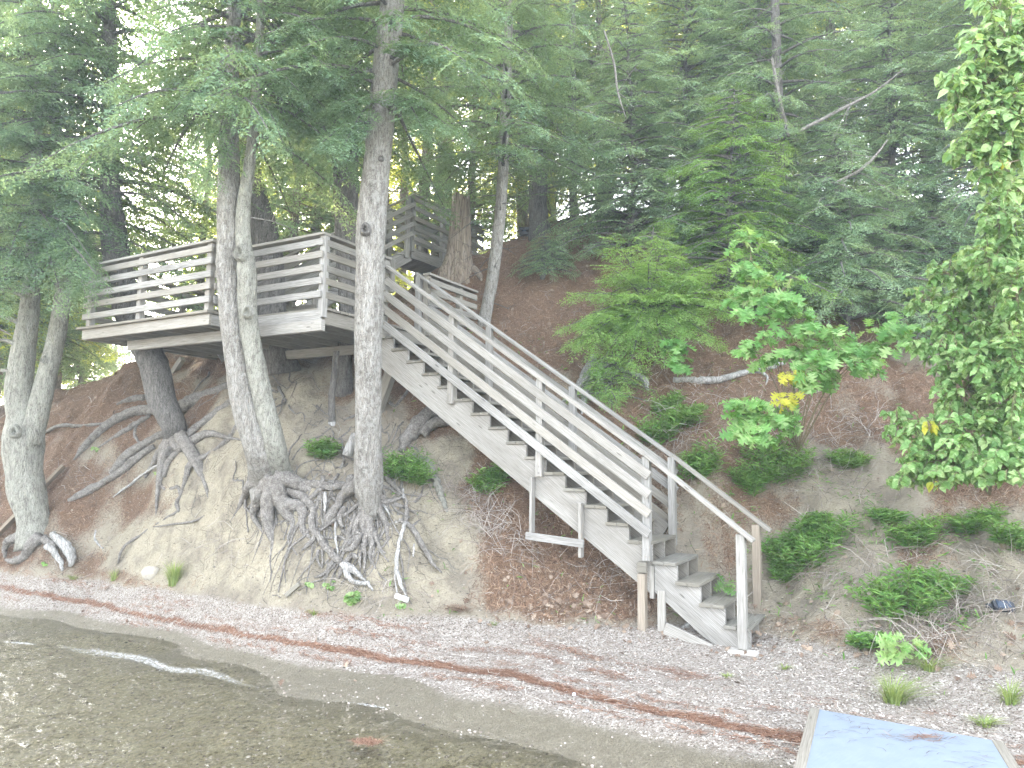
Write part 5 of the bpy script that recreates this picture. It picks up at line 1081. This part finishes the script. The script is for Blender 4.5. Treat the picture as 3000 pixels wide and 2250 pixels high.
def grass(label, x, y, w_, h, n, seed, var=.6, lean=0):
    g_ = onground(x, y); t_ = thing('grass_tuft', label, 'grass tuft', g_); rg = np.random.default_rng(seed); V = []; Q = []; va = []
    for k in range(n):
        a = rg.uniform(0, 6.28); q = rg.random(); b_ = g_+A(math.cos(a)*w_*.35*q, math.sin(a)*w_*.3*q, -.01); L = h*rg.uniform(.5, 1.1); out = A(math.cos(a)+lean, math.sin(a)*.7-.1, 0)*w_*rg.uniform(.4, 1.2); sd_ = A(-math.sin(a), math.cos(a), 0); vv = var+rg.normal(0, .2); s0 = len(V)
        for i in range(5):
            t__ = i/4; p = b_+out*t__**1.8+A(0, 0, L*(t__-.28*t__**3)); ww = .0045*(1-t__)+.0006; V += [p-sd_*ww, p+sd_*ww]; va += [vv+.2*t__]*2
        for i in range(4): Q.append((s0+2*i, s0+2*i+1, s0+2*i+3, s0+2*i+2))
    mesh_obj('blades', V, np.array(Q), GRS, t_, False, None, dict(var=np.clip(va, 0, 1)))
grass('tall green grass tuft at the foot of the sand face on the left', 508, 1715, .20, .46, 200, 601); grass('low yellowish grass patch left of the tall grass tuft', 215, 1695, .16, .10, 70, 602); grass('sparse thin grass between the low patch and the tall tuft', 335, 1700, .14, .24, 50, 603)
grass('arching grass tuft on the beach below the yellow seedling', 2620, 2060, .26, .30, 240, 604, .5, .3); grass('thin grass tuft at the far right of the beach', 2960, 2060, .2, .26, 90, 605, .5); grass('low grass patch beside the back edge of the blue panel', 2885, 2125, .16, .10, 90, 606, .6); grass('tiny grass tuft on the gravel below the lower steps', 2130, 1985, .10, .07, 40, 607, .6); grass('short grass patch on the beach under the round-leaved plant', 920, 1800, .12, .10, 60, 608, .7)
grass('faint grass patch on the gravel right of the concrete block', 2300, 1960, .10, .08, 40, 609, .5); grass('small grass sprout on the white gravel in the middle of the beach', 1448, 1835, .07, .10, 26, 610, .5); grass('thin dry grass behind the arching tuft', 2720, 1960, .3, .18, 90, 611, .5)

# ---- litter (too much to count)
def scatter(n, prob, xr=(-10.5, 6.5), yr=(4.8, 16), seed=0):
    rg = np.random.default_rng(seed); x = rg.uniform(*xr, n); y = rg.uniform(*yr, n); z = Hq(x, y); P = np.column_stack([x, y, z]); sx, sy = proj(P); ok = (sx > -80) & (sx < 3080) & (sy < 2330) & (sy > 500); P = P[ok]; sx = sx[ok]; sy = sy[ok]
    l, wr_, we, gr, sa = masks(P); p = prob(P, sx, sy, l, wr_, we, gr, sa); k = rg.random(len(P)) < p; P = P[k]
    e = .06; nx_ = -(Hq(P[:, 0]+e, P[:, 1])-Hq(P[:, 0]-e, P[:, 1]))/(2*e); ny_ = -(Hq(P[:, 0], P[:, 1]+e)-Hq(P[:, 0], P[:, 1]-e))/(2*e)
    N_ = np.column_stack([nx_, ny_, np.ones(len(P))]); N_ /= np.linalg.norm(N_, axis=1)[:, None]; return P, N_, rg
def straws(name, label, P, N_, rg, L, wid, m, lift=.008, along=None, vr=(0, 1), curve=.25):
    n = len(P); d = rg.normal(0, 1, (n, 3)); 
    if along is not None: d = d*.55+along*rg.choice([-1, 1], n)[:, None]
    d -= N_*(d*N_).sum(1)[:, None]; d /= np.linalg.norm(d, axis=1)[:, None]; s_ = np.cross(d, N_); l = rg.uniform(*L, n)[:, None]; w2 = wid*rg.uniform(.6, 1.3, n)[:, None]
    c = P+N_*lift*rg.uniform(.3, 1.8, n)[:, None]; bend = rg.normal(0, curve, n)[:, None]*l*.5
    V = np.stack([c-d*l*.5-s_*w2*.5, c-d*l*.5+s_*w2*.5, c+s_*(bend-w2*.5)+N_*.004, c+s_*(bend+w2*.5)+N_*.004, c+d*l*.5-s_*w2*.4, c+d*l*.5+s_*w2*.4], 1).reshape(-1, 3)
    b = np.arange(n)[:, None]*6; Q = np.concatenate([b+[0, 1, 3, 2], b+[2, 3, 5, 4]]); o = mesh_obj(name, V, Q, m, None, False, None, dict(var=np.repeat(rg.uniform(*vr, n), 6))); setp(o, label, None, None, 'stuff')
P, N_, rg = scatter(420000, lambda P, sx, sy, l, w_, we, g_, s_: np.clip(l*1.1-.1, 0, 1)*(1-g_*.75)*np.clip(1.3-P[:, 1]/16, .2, 1), seed=71)
straws('needle_litter', 'brown carpet of dry pine needles over the bank', P, N_, rg, (.05, .11), .0045, NEEDLE)
P, N_, rg = scatter(520000, lambda P, sx, sy, l, w_, we, g_, s_: np.clip(w_*1.3, 0, 1), xr=(-9, 4), yr=(4.8, 12), seed=72)
straws('needle_wrack', 'rusty red line of washed-up pine needles along the beach', P, N_, rg, (.04, .09), .004, WRACK, along=A(.87, -.49, 0))
P, N_, rg = scatter(26000, lambda P, sx, sy, l, w_, we, g_, s_: .08*(1-we)*g_+.05*(1-g_)+.3*l*(1-g_)*.3, seed=73)
straws('dry_twigs', 'thin grey dry twigs scattered over bank and beach', P, N_, rg, (.08, .34), .006, TWIG, .015, curve=.5)
ROOTL = litter_mat('fine_rootlets', [(0, (.06, .05, .04)), (.6, (.17, .145, .12)), (1, (.36, .33, .29))])
P, N_, rg = scatter(120000, lambda P, sx, sy, l, w_, we, g_, s_: .35*(s_+.25)*(1-g_)*np.clip(fbm(P[:, 0]*2, P[:, 1]*2, 3, 15)*6+.35, 0, 1), seed=74)
straws('fine_rootlets', 'fine dark rootlets and bits of bark on the sand', P, N_, rg, (.05, .30), .005, ROOTL, .006, curve=.6)
# dry brush thickets
def brush(name, label, blobs, seed, r=(.0022, .005), L=(.2, .7)):
    rg = np.random.default_rng(seed); b = MB()
    for (x, y, rx, ry, n) in blobs:
        for k in range(n):
            p = onground(x+rg.normal(0, rx*.6), y+rg.normal(0, ry*.6)); d = rg.normal(0, 1, 3)*A(1, .7, .6)+gnormal(p)*.5+A(0, 0, -.1); d /= np.linalg.norm(d); l = rg.uniform(*L); m1 = p+d*l*.5+rg.normal(0, .05, 3); e = p+d*l+A(0, 0, -l*.3)+rg.normal(0, .08, 3)
            b.tube(smooth_path([p, m1, e], 5), np.linspace(rg.uniform(*r), .001, 5), 3, 0, cap=False)
    V = np.vstack(b.V); o = mesh_obj(name, V, np.vstack(b.Q), TWIG, None, False, None, dict(var=np.repeat(rg.uniform(0, .9, len(b.V)), [len(v) for v in b.V]))); setp(o, label, None, None, 'stuff')
brush('dry_brush', 'tangles of dry grey brush on the bank', [(1420, 1530, 60, 60, 190), (1390, 1440, 60, 40, 70), (1300, 1430, 60, 40, 70), (1500, 1600, 60, 50, 60), (2380, 1300, 130, 110, 200), (2450, 1420, 130, 60, 130), (1980, 1330, 80, 60, 70), (2000, 1260, 50, 30, 60), (2700, 1880, 140, 40, 170), (2850, 1800, 120, 60, 110), (2450, 1690, 90, 30, 80), (2600, 1650, 100, 40, 70), (1850, 1560, 60, 50, 40), (1770, 1700, 90, 50, 70), (2900, 1700, 100, 60, 60), (1050, 1330, 60, 30, 40), (700, 1600, 100, 60, 30), (1120, 1740, 120, 20, 50), (2050, 1150, 120, 50, 60), (2550, 1250, 80, 60, 80)], 81)
# dead leaves
def leaflitter(name, label, n, prob, size, m, seed, tpl):
    P, N_, rg = scatter(n, prob, seed=seed); k = len(P); f = rg.normal(0, 1, (k, 3)); f -= N_*(f*N_).sum(1)[:, None]; V, va = place_tpl(tpl, P+N_*.02, f+N_*rg.normal(.1, .25, (k, 1)), N_+rg.normal(0, .45, (k, 3)), rg.uniform(*size, k), rg.uniform(.1, 1, k), rg, .03)
    o = mesh_obj(name, V, np.arange(len(V)).reshape(-1, 3), m, None, False, None, dict(var=va)); setp(o, label, None, None, 'stuff')
gs_ = lambda sx, sy, x, y, rx, ry: np.exp(-((sx-x)/rx)**2-((sy-y)/ry)**2)
leaflitter('leaf_litter', 'pale brown dead leaves lying on the bank and along its foot', 60000, lambda P, sx, sy, l, w_, we, g_, s_: .004*(1-g_)+.0008+.5*gs_(sx, sy, 1780, 1800, 230, 45)+.3*gs_(sx, sy, 1600, 1760, 200, 40)+.35*gs_(sx, sy, 2200, 1870, 130, 60)+.10*gs_(sx, sy, 1600, 1600, 200, 120)+.12*gs_(sx, sy, 1600, 960, 200, 150)+.12*gs_(sx, sy, 2550, 1620, 200, 80)+.15*gs_(sx, sy, 2750, 1850, 250, 120)+.1*gs_(sx, sy, 2300, 1400, 200, 100)+.1*gs_(sx, sy, 2050, 1500, 80, 90), (.04, .10), DLEAF, 82, OAKT)
# pebbles
def pebbles(name, label, n, prob, size, seed, vr=(0, 1)):
    P, N_, rg = scatter(n, prob, xr=(-9, 6), yr=(4.4, 13), seed=seed); k = len(P); ang = np.arange(6)/6*6.283; base = np.column_stack([np.cos(ang), np.sin(ang), np.zeros(6)]); T = np.vstack([base*A(1, 1, 1), base[:]*A(.55, .55, 1)+A(0, 0, .55)]); 
    s_ = rg.uniform(0, 1, k)**2*(size[1]-size[0])+size[0]; sc = np.stack([s_*rg.uniform(.7, 1.2, k), s_*rg.uniform(.7, 1.2, k), s_*rg.uniform(.5, .9, k)], 1); ro = rg.uniform(0, 6.28, k); c, s2 = np.cos(ro), np.sin(ro)
    V = T[None]*sc[:, None, :]; x = V[..., 0]*c[:, None]-V[..., 1]*s2[:, None]; y = V[..., 0]*s2[:, None]+V[..., 1]*c[:, None]; V = np.stack([x, y, V[..., 2]], -1)+P[:, None, :]+A(0, 0, -.002)
    i = np.arange(6); j = (i+1) % 6; Fq = np.stack([i, j, j+6, i+6], 1); b = np.arange(k)[:, None, None]*12; Q = (b+Fq[None]).reshape(-1, 4); top = (np.arange(k)[:, None]*12+np.arange(6, 12)[None]); 
    o = mesh_obj(name, V.reshape(-1, 3), [Q, top], PEB, None, False, None, dict(var=np.repeat(rg.uniform(*vr, k), 12))); setp(o, label, None, None, 'stuff')
pebbles('beach_pebbles', 'pale coarse gravel covering the dry beach', 240000, lambda P, sx, sy, l, w_, we, g_, s_: np.where(we < .5, g_*.55, .03)*(1-w_*.6), (.004, .013), 91, (.25, 1))
pebbles('wet_pebbles', 'dark pebbles on the wet sand and lake bottom', 80000, lambda P, sx, sy, l, w_, we, g_, s_: np.where(we > .5, .06+.30*(P[:, 2] < -.24), .03), (.006, .02), 92, (0, .55))

SANDP = litter_mat('sand_clods', [(0, (.07, .06, .05)), (.4, (.27, .235, .19)), (1, (.50, .45, .37))]); PEB = SANDP  # lowest stop puts recess shade into the colour of the crumbs
pebbles('bank_clods', 'crumbs of earth and small stones on the bank', 150000, lambda P, sx, sy, l, w_, we, g_, s_: np.where(P[:, 2] > .2, .28+.15*s_, 0)*(P[:, 1] < 13), (.004, .02), 93, (0, .9))
# ---- foam along the water's edge
m, t, o = mat('foam'); p = geo_pos(t); nf_ = noise(t, p, 34, 5, .8, .8); pr_ = principled(t, o, (.55, .55, .54), .5)
tp = t.nodes.new('ShaderNodeBsdfTransparent'); ms = t.nodes.new('ShaderNodeMixShader'); fm = mth(t, 'ADD', attr(t, 'var'), mth(t, 'MULTIPLY', mth(t, 'SUBTRACT', nf_, .5), 3.6))
t.links.new(ramp(t, fm, [(.55, (0, 0, 0)), (.9, (.8, .8, .8))]), ms.inputs[0]); t.links.new(tp.outputs[0], ms.inputs[1]); t.links.new(pr_.outputs[0], ms.inputs[2]); t.links.new(ms.outputs[0], o.inputs[0])
FOAM = m
V = []; Q = []; va = []
for path, wd in (([(120, 1888), (200, 1900), (330, 1918), (430, 1935), (480, 1955), (620, 1972), (700, 2000), (825, 2025)], 20), ([(1000, 2052), (1080, 2066), (1180, 2080), (1260, 2096)], 5), ([(1315, 2105), (1370, 2118), (1400, 2140), (1450, 2152), (1540, 2168)], 18), ([(0, 1880), (120, 1888)], 6), ([(1540, 2168), (1640, 2185), (1760, 2215)], 4)):
    pp = smooth_path([(a, b, 0) for a, b in path], 60); s0 = len(V)
    for i, q in enumerate(pp):
        e = math.sin(math.pi*i/59)**.5; ww = wd*(.6+.8*fbm(A(i*.22), A(wd*3.), 2, 5)[0]*2+.2)*e+1
        for k, f_ in enumerate((-1, -.3, .4, 1)): V.append(atz(q[0], q[1]+f_*ww, WZ+.006)); va.append((0, .8, .7, 0)[k]*e)
    for i in range(59):
        for k in range(3): a = s0+i*4+k; Q.append((a, a+1, a+5, a+4))
fo_ = mesh_obj('foam', V, np.array(Q), FOAM, attrs=dict(var=va)); setp(fo_, 'thin broken line of white foam at the water edge', None, None, 'stuff')

# ---- things on the beach
PANEL = None
m, t, o = mat('blue_panel'); p = coord(t, 'Object'); wv = t.nodes.new('ShaderNodeTexWave'); wv.bands_direction = 'Y'; wv.inputs['Scale'].default_value = 9; t.links.new(coord(t, 'UV'), wv.inputs['Vector'])
c = mix(t, noise(t, p, 6, 4), (.17, .205, .26), (.235, .275, .33)); c = mix(t, ramp(t, wv.outputs[0], [(.0, (.6, .6, .6)), (.12, (0, 0, 0))]), c, (.16, .21, .28)); sp = noise(t, mapping(t, p, (3, 1, 1)), 60, 3, .8); c = mix(t, ramp(t, sp, [(.60, (0, 0, 0)), (.70, (.6, .6, .6))]), c, (.20, .20, .20)); principled(t, o, c, .6, wv.outputs[0], .3, .004); PANEL = m
zt = .14; c0 = atz(2400, 2078, zt); c1 = atz(2905, 2168, zt); c3 = atz(2352, 2290, zt); c2 = c1+(c3-c0)*1.0
e_ = atz(2962, 2262, zt); c2 = e_+(e_-c1)*1.3; c3 = c0+(c3-c0)/np.linalg.norm(c3-c0)*np.linalg.norm(c2-c1)
dk = thing('dock_panel', 'light blue ribbed dock panel with grey frame on the beach', 'dock', (c0+c2)/2)
b = MB(); lt = A(0, 0, .0); pts = [c0, c1, c2, c3]; b.add([p_+A(0, 0, 0) for p_ in pts]+[p_-A(0, 0, .03) for p_ in pts], Q=[(0, 3, 2, 1), (4, 5, 6, 7), (0, 1, 5, 4), (1, 2, 6, 5), (2, 3, 7, 6), (3, 0, 4, 7)], UQ=[(0, 0), (0, 2), (2, 2), (2, 0)]+[(0, 0)]*20); b.build('panel', PANEL, dk)
for a_, b_ in ((c0, c3), (c1, c2)):
    inw = ((c0+c1+c2+c3)/4-(a_+b_)/2); inw -= (b_-a_)*(inw@(b_-a_))/((b_-a_)@(b_-a_)); inw /= np.linalg.norm(inw); wd_ = .07 if a_ is not c0 or b_ is not c1 else .03
    board('frame', dk, a_-inw*.035-A(0, 0, .058), b_-inw*.035-A(0, 0, .058), .07, .125, m=WOOD_D)
rg = np.random.default_rng(3); P = c0+(c1-c0)*rg.uniform(.03, .97, 90)[:, None]+(c3-c0)*rg.uniform(.02, .5, 90)[:, None]; 
straws('needles', None, P+A(0, 0, .002), np.tile(A(0, 0, 1), (90, 1)), rg, (.05, .12), .003, NEEDLE, .002, along=A(.87, -.2, 0), vr=(0, .3)); nd = COL.objects[-1]; nd['label'] = 'few dry needles lying on the blue panel'
q = c0+(c1-c0)*.62+(c3-c0)*.16; P = q+rg.normal(0, 1, (60, 3))*A(.10, .03, .004)+A(0, 0, .006)
def clump(label, P, m, L=(.06, .12)):
    n = len(P); V = []; rg = np.random.default_rng(n); 
    d = rg.normal(0, 1, (n, 3))*A(1, .5, .15); d /= np.linalg.norm(d, axis=1)[:, None]; s_ = np.cross(d, A(0, 0, 1)); l = rg.uniform(*L, n)[:, None]; V = np.stack([P-d*l/2-s_*.002, P-d*l/2+s_*.002, P+d*l/2+s_*.002, P+d*l/2-s_*.002], 1).reshape(-1, 3); b = np.arange(n)[:, None]*4
    o = mesh_obj('needle_clump', V, b+np.arange(4)[None], m, None, False, None, dict(var=np.repeat(rg.random(n), 4))); setp(o, label, 'needle clump')
clump('flat clump of rust-coloured needles on the blue panel', P, WRACK)
g_ = onground(1345, 1790); P = g_+RNG.normal(0, 1, (260, 3))*A(.10, .05, .02)+A(0, 0, .035); clump('rusty needle clump at the foot of the bank in the middle of the beach', P, WRACK, (.08, .16))
g_ = atz(1078, 2172, WZ+.012); P = g_+RNG.normal(0, 1, (500, 3))*A(.055, .035, .002); clump('small orange-brown mat of needles floating in the shallow water', P, WRACK, (.03, .06))
WHT = simple('white_plastic', (.60, .60, .58), (.74, .74, .72), 15, .5); pp_ = thing('pipe', 'short piece of white plastic pipe at the foot of the bank', 'pipe', onground(1178, 1758))
g_ = onground(1178, 1760)+A(0, -.02, .035); b = MB(); d_ = A(.93, -.2, -.28)*.085; b.tube([g_-d_, g_-d_*.98, g_, g_+d_*.98, g_+d_], [.030, .033, .033, .033, .030], 18, 0, cap=False); b.tube([g_-d_*.97, g_+d_*.97], .026, 18, 0, cap=False); b.build('tube', WHT, pp_, True)
BLU = simple('pale_blue_plastic', (.50, .56, .72), (.62, .68, .80), 15, .35)
def ball(name, label, cat, c, r, m, sq=(1, 1, 1), jit=0, seed=0, seg=18):
    rg = np.random.default_rng(seed); V = []; Q = []; T = []; n = seg//2
    for i in range(1, n):
        for k in range(seg): a = math.pi*i/n; b_ = 2*math.pi*k/seg; V.append(A(math.sin(a)*math.cos(b_)*sq[0], math.sin(a)*math.sin(b_)*sq[1], math.cos(a)*sq[2]))
    V += [A(0, 0, sq[2]), A(0, 0, -sq[2])]; V = np.array(V)
    V *= (1+jit*(np.sin(V[:, 0]*4+seed)+np.sin(V[:, 1]*5+seed*2)+np.sin(V[:, 2]*6))[:, None]/2); V = V*r+c
    for i in range(n-2):
        for k in range(seg): Q.append((i*seg+k, (i+1)*seg+k, (i+1)*seg+(k+1) % seg, i*seg+(k+1) % seg))
    L_ = (n-1)*seg
    for k in range(seg): T.append((L_, k, (k+1) % seg)); T.append((L_+1, (n-2)*seg+(k+1) % seg, (n-2)*seg+k))
    o = mesh_obj(name, V, [np.array(Q), np.array(T)], m, None, True); return setp(o, label, cat)
g_ = onground(1682, 2040); ball('ball', 'small pale blue ball on the red needle line', 'ball', g_+A(0, 0, .016), .019, BLU)
SHELLM = simple('grey_shell', (.10, .10, .11), (.50, .50, .50), 60, .4); g_ = onground(1716, 2086); ball('clam_shell', 'grey striped clam shell on the sand below the blue ball', 'shell', g_+A(0, 0, .008), .032, SHELLM, (1, .6, .4), .05, 3)
STONE = simple('sandy_stone', (.30, .27, .23), (.45, .42, .36), 12, .95, .01); g_ = onground(440, 1690); ball('stone', 'rounded sandy stone at the foot of the bank left of the tall grass', 'stone', g_+A(0, .02, .05), .125, STONE, (1, .8, .85), .08, 5)
for x, y, r, lab in ((970, 1795, .02, 'dark pine cone on the beach below the short grass'), (1028, 1842, .022, 'brown pine cone on the gravel near the middle of the beach'), (243, 1793, .02, 'little dark stone on the red needle line at the left')): g_ = onground(x, y); ball('pine_cone' if 'cone' in lab else 'stone', lab, 'pine cone' if 'cone' in lab else 'stone', g_+A(0, 0, r*.6), r, simple('dark_brown', (.07, .045, .035), (.16, .10, .07), 60), (1.2, .8, .7), .15, int(x), 12)
# plank behind the forked tree
pk = thing('plank', 'long pale plank leaning on the slope behind the forked left tree', 'plank', onground(100, 1480)); a_ = onground(192, 1375)+A(0, -.06, .06); b_ = onground(-15, 1600)+A(0, -.05, .12); board('plank_board', pk, a_, b_, .05, .12, up=A(.3, -.8, .5), m=WOOD_N)
wc_ = thing('wood_scrap', 'split grey piece of wood at the foot of the bank left of the leafy weed', 'wood scrap', onground(858, 1740)); a_ = onground(838, 1752)+A(0, -.02, .03); b_ = onground(880, 1722)+A(0, -.04, .06); board('scrap', wc_, a_, b_, .07, .05, m=WOOD_T)
dw = thing('driftwood', 'twisted pale driftwood lying under the lower steps', 'driftwood', W(4.12, .25, .14))
for P_, r_ in (([W(4.0, .2, .12), W(4.12, .22, .18), W(4.22, .3, .25), W(4.28, .35, .22)], .035), ([W(4.05, .3, .10), W(4.22, .28, .08), W(4.38, .3, .12)], .028)):
    b = MB(); b.tube(smooth_path(P_, 10), np.linspace(r_, r_*.6, 10), 9, .14); b.build('branch', DEAD, dw, True)
# black solar lamp on the right bank
BLK = simple('black_plastic', (.012, .014, .02), (.03, .033, .042), 30, .35, .001, .5); SOL = simple('solar_cell', (.02, .035, .06), (.05, .07, .11), 12, .12, .001, .6)
sp_ = thing('solar_lamp', 'small black solar lamp lying on the right bank', 'lamp', onground(2935, 1795)); g_ = onground(2935, 1790)+A(0, -.03, .06); ux = A(.97, -.2, -.05); ux /= np.linalg.norm(ux); uz = A(.1, -.75, .65); uz /= np.linalg.norm(uz); uy = np.cross(uz, ux)
def slab(name, m, w_, h_, t0, t1, cham, off=A(0, 0, 0)):
    sec = [(-w_+cham, -h_), (w_-cham, -h_), (w_, -h_+cham), (w_, h_-cham), (w_-cham, h_), (-w_+cham, h_), (-w_, h_-cham), (-w_, -h_+cham)]; b = MB(); V = []
    for z_, s_ in ((t0, .82), (t0*.5+t1*.5, 1), (t1, .94)): V += [g_+off+ux*x*s_+uy*y*s_+uz*z_ for x, y in sec]
    Q = [(i*8+k, i*8+(k+1) % 8, (i+1)*8+(k+1) % 8, (i+1)*8+k) for i in range(2) for k in range(8)]
    for z_ in (0, 16): Q += [(z_, z_+1, z_+2, z_+7), (z_+7, z_+2, z_+3, z_+6), (z_+6, z_+3, z_+4, z_+5)]
    b.add(V, Q=Q); return b.build(name, m, sp_)
slab('housing', BLK, .10, .065, -.045, .012, .03); slab('solar_panel', SOL, .066, .046, .012, .018, .004); slab('divider', WHT, .002, .044, .0181, .0195, .0006); slab('bracket', BLK, .03, .02, -.05, -.01, .006, ux*-.115)
lt_ = thing('lantern', 'tiny black lantern on the crest left of the thick straight brown trunk', 'lantern', onground(1535, 690)); c_ = atY(1535, 678, 15.0); b = MB(); b.beam(c_-A(.09, 0, .05), c_+A(.09, 0, -.05), .12, .07); b.build('base', BLK, lt_); b = MB(); b.beam(c_-A(.11, 0, -.05), c_+A(.11, 0, .05), .14, .05); b.build('cap', BLK, lt_); b = MB(); b.tube([c_-A(0, 0, .04), c_+A(0, 0, .05)], .05, 12); b.build('globe', SOL, lt_)

def groundcover():
    P, N_, rg = scatter(90000, lambda P, sx, sy, l, w_, we, g_, s_: (.5*gs_(sx, sy, 2350, 1620, 150, 110)+.4*gs_(sx, sy, 2700, 1780, 190, 130)+.4*gs_(sx, sy, 2750, 1570, 260, 50)+.35*gs_(sx, sy, 2260, 1420, 160, 80)+.3*gs_(sx, sy, 1960, 1280, 110, 90)+.15*gs_(sx, sy, 2450, 1500, 250, 130)+.03*(P[:, 2] > .2))*np.clip(fbm(P[:, 0]*3, P[:, 1]*3, 3, 5)*5+.4, 0, 1), xr=(-2, 6.5), yr=(6, 13), seed=97); k = len(P)
    V, va = place_tpl(NART, P+N_*.01, rg.normal(0, 1, (k, 3))*A(1, 1, .3)+N_*.6, A(0, -.3, 1)+rg.normal(0, .4, (k, 3)), rg.uniform(.05, .10, k), rg.uniform(.1, .9, k), rg, .05)
    o = mesh_obj('ground_cover', V, np.arange(len(V)).reshape(-1, 3), FERN, None, False, None, dict(var=va)); setp(o, 'thin green leaves sprouting between the ferns', None, None, 'stuff')
groundcover()
# ---------------------------------------------------------------- thin bluish volume added to imitate lens glare and lift dark tones
m = bpy.data.materials.new('glare_veil'); m.use_nodes = True; t = m.node_tree; t.nodes.clear(); o = t.nodes.new('ShaderNodeOutputMaterial'); v = t.nodes.new('ShaderNodeVolumePrincipled')
v.inputs['Color'].default_value = (.80, .92, 1.0, 1); v.inputs['Density'].default_value = .0032; v.inputs['Anisotropy'].default_value = .2; t.links.new(v.outputs[0], o.inputs['Volume'])
b = MB(); hv = [(x, y, z) for z in (-4.5, 26) for x, y in ((-60, -14), (60, -14), (60, 60), (-60, 60))]; b.add(hv, Q=[(0, 3, 2, 1), (4, 5, 6, 7), (0, 1, 5, 4), (1, 2, 6, 5), (2, 3, 7, 6), (3, 0, 4, 7)]); setp(b.build('glare_veil', m), None, None, None, 'stuff')
SC.cycles.volume_bounces = 0; SC.cycles.volume_step_rate = 5; SC.cycles.volume_max_steps = 64
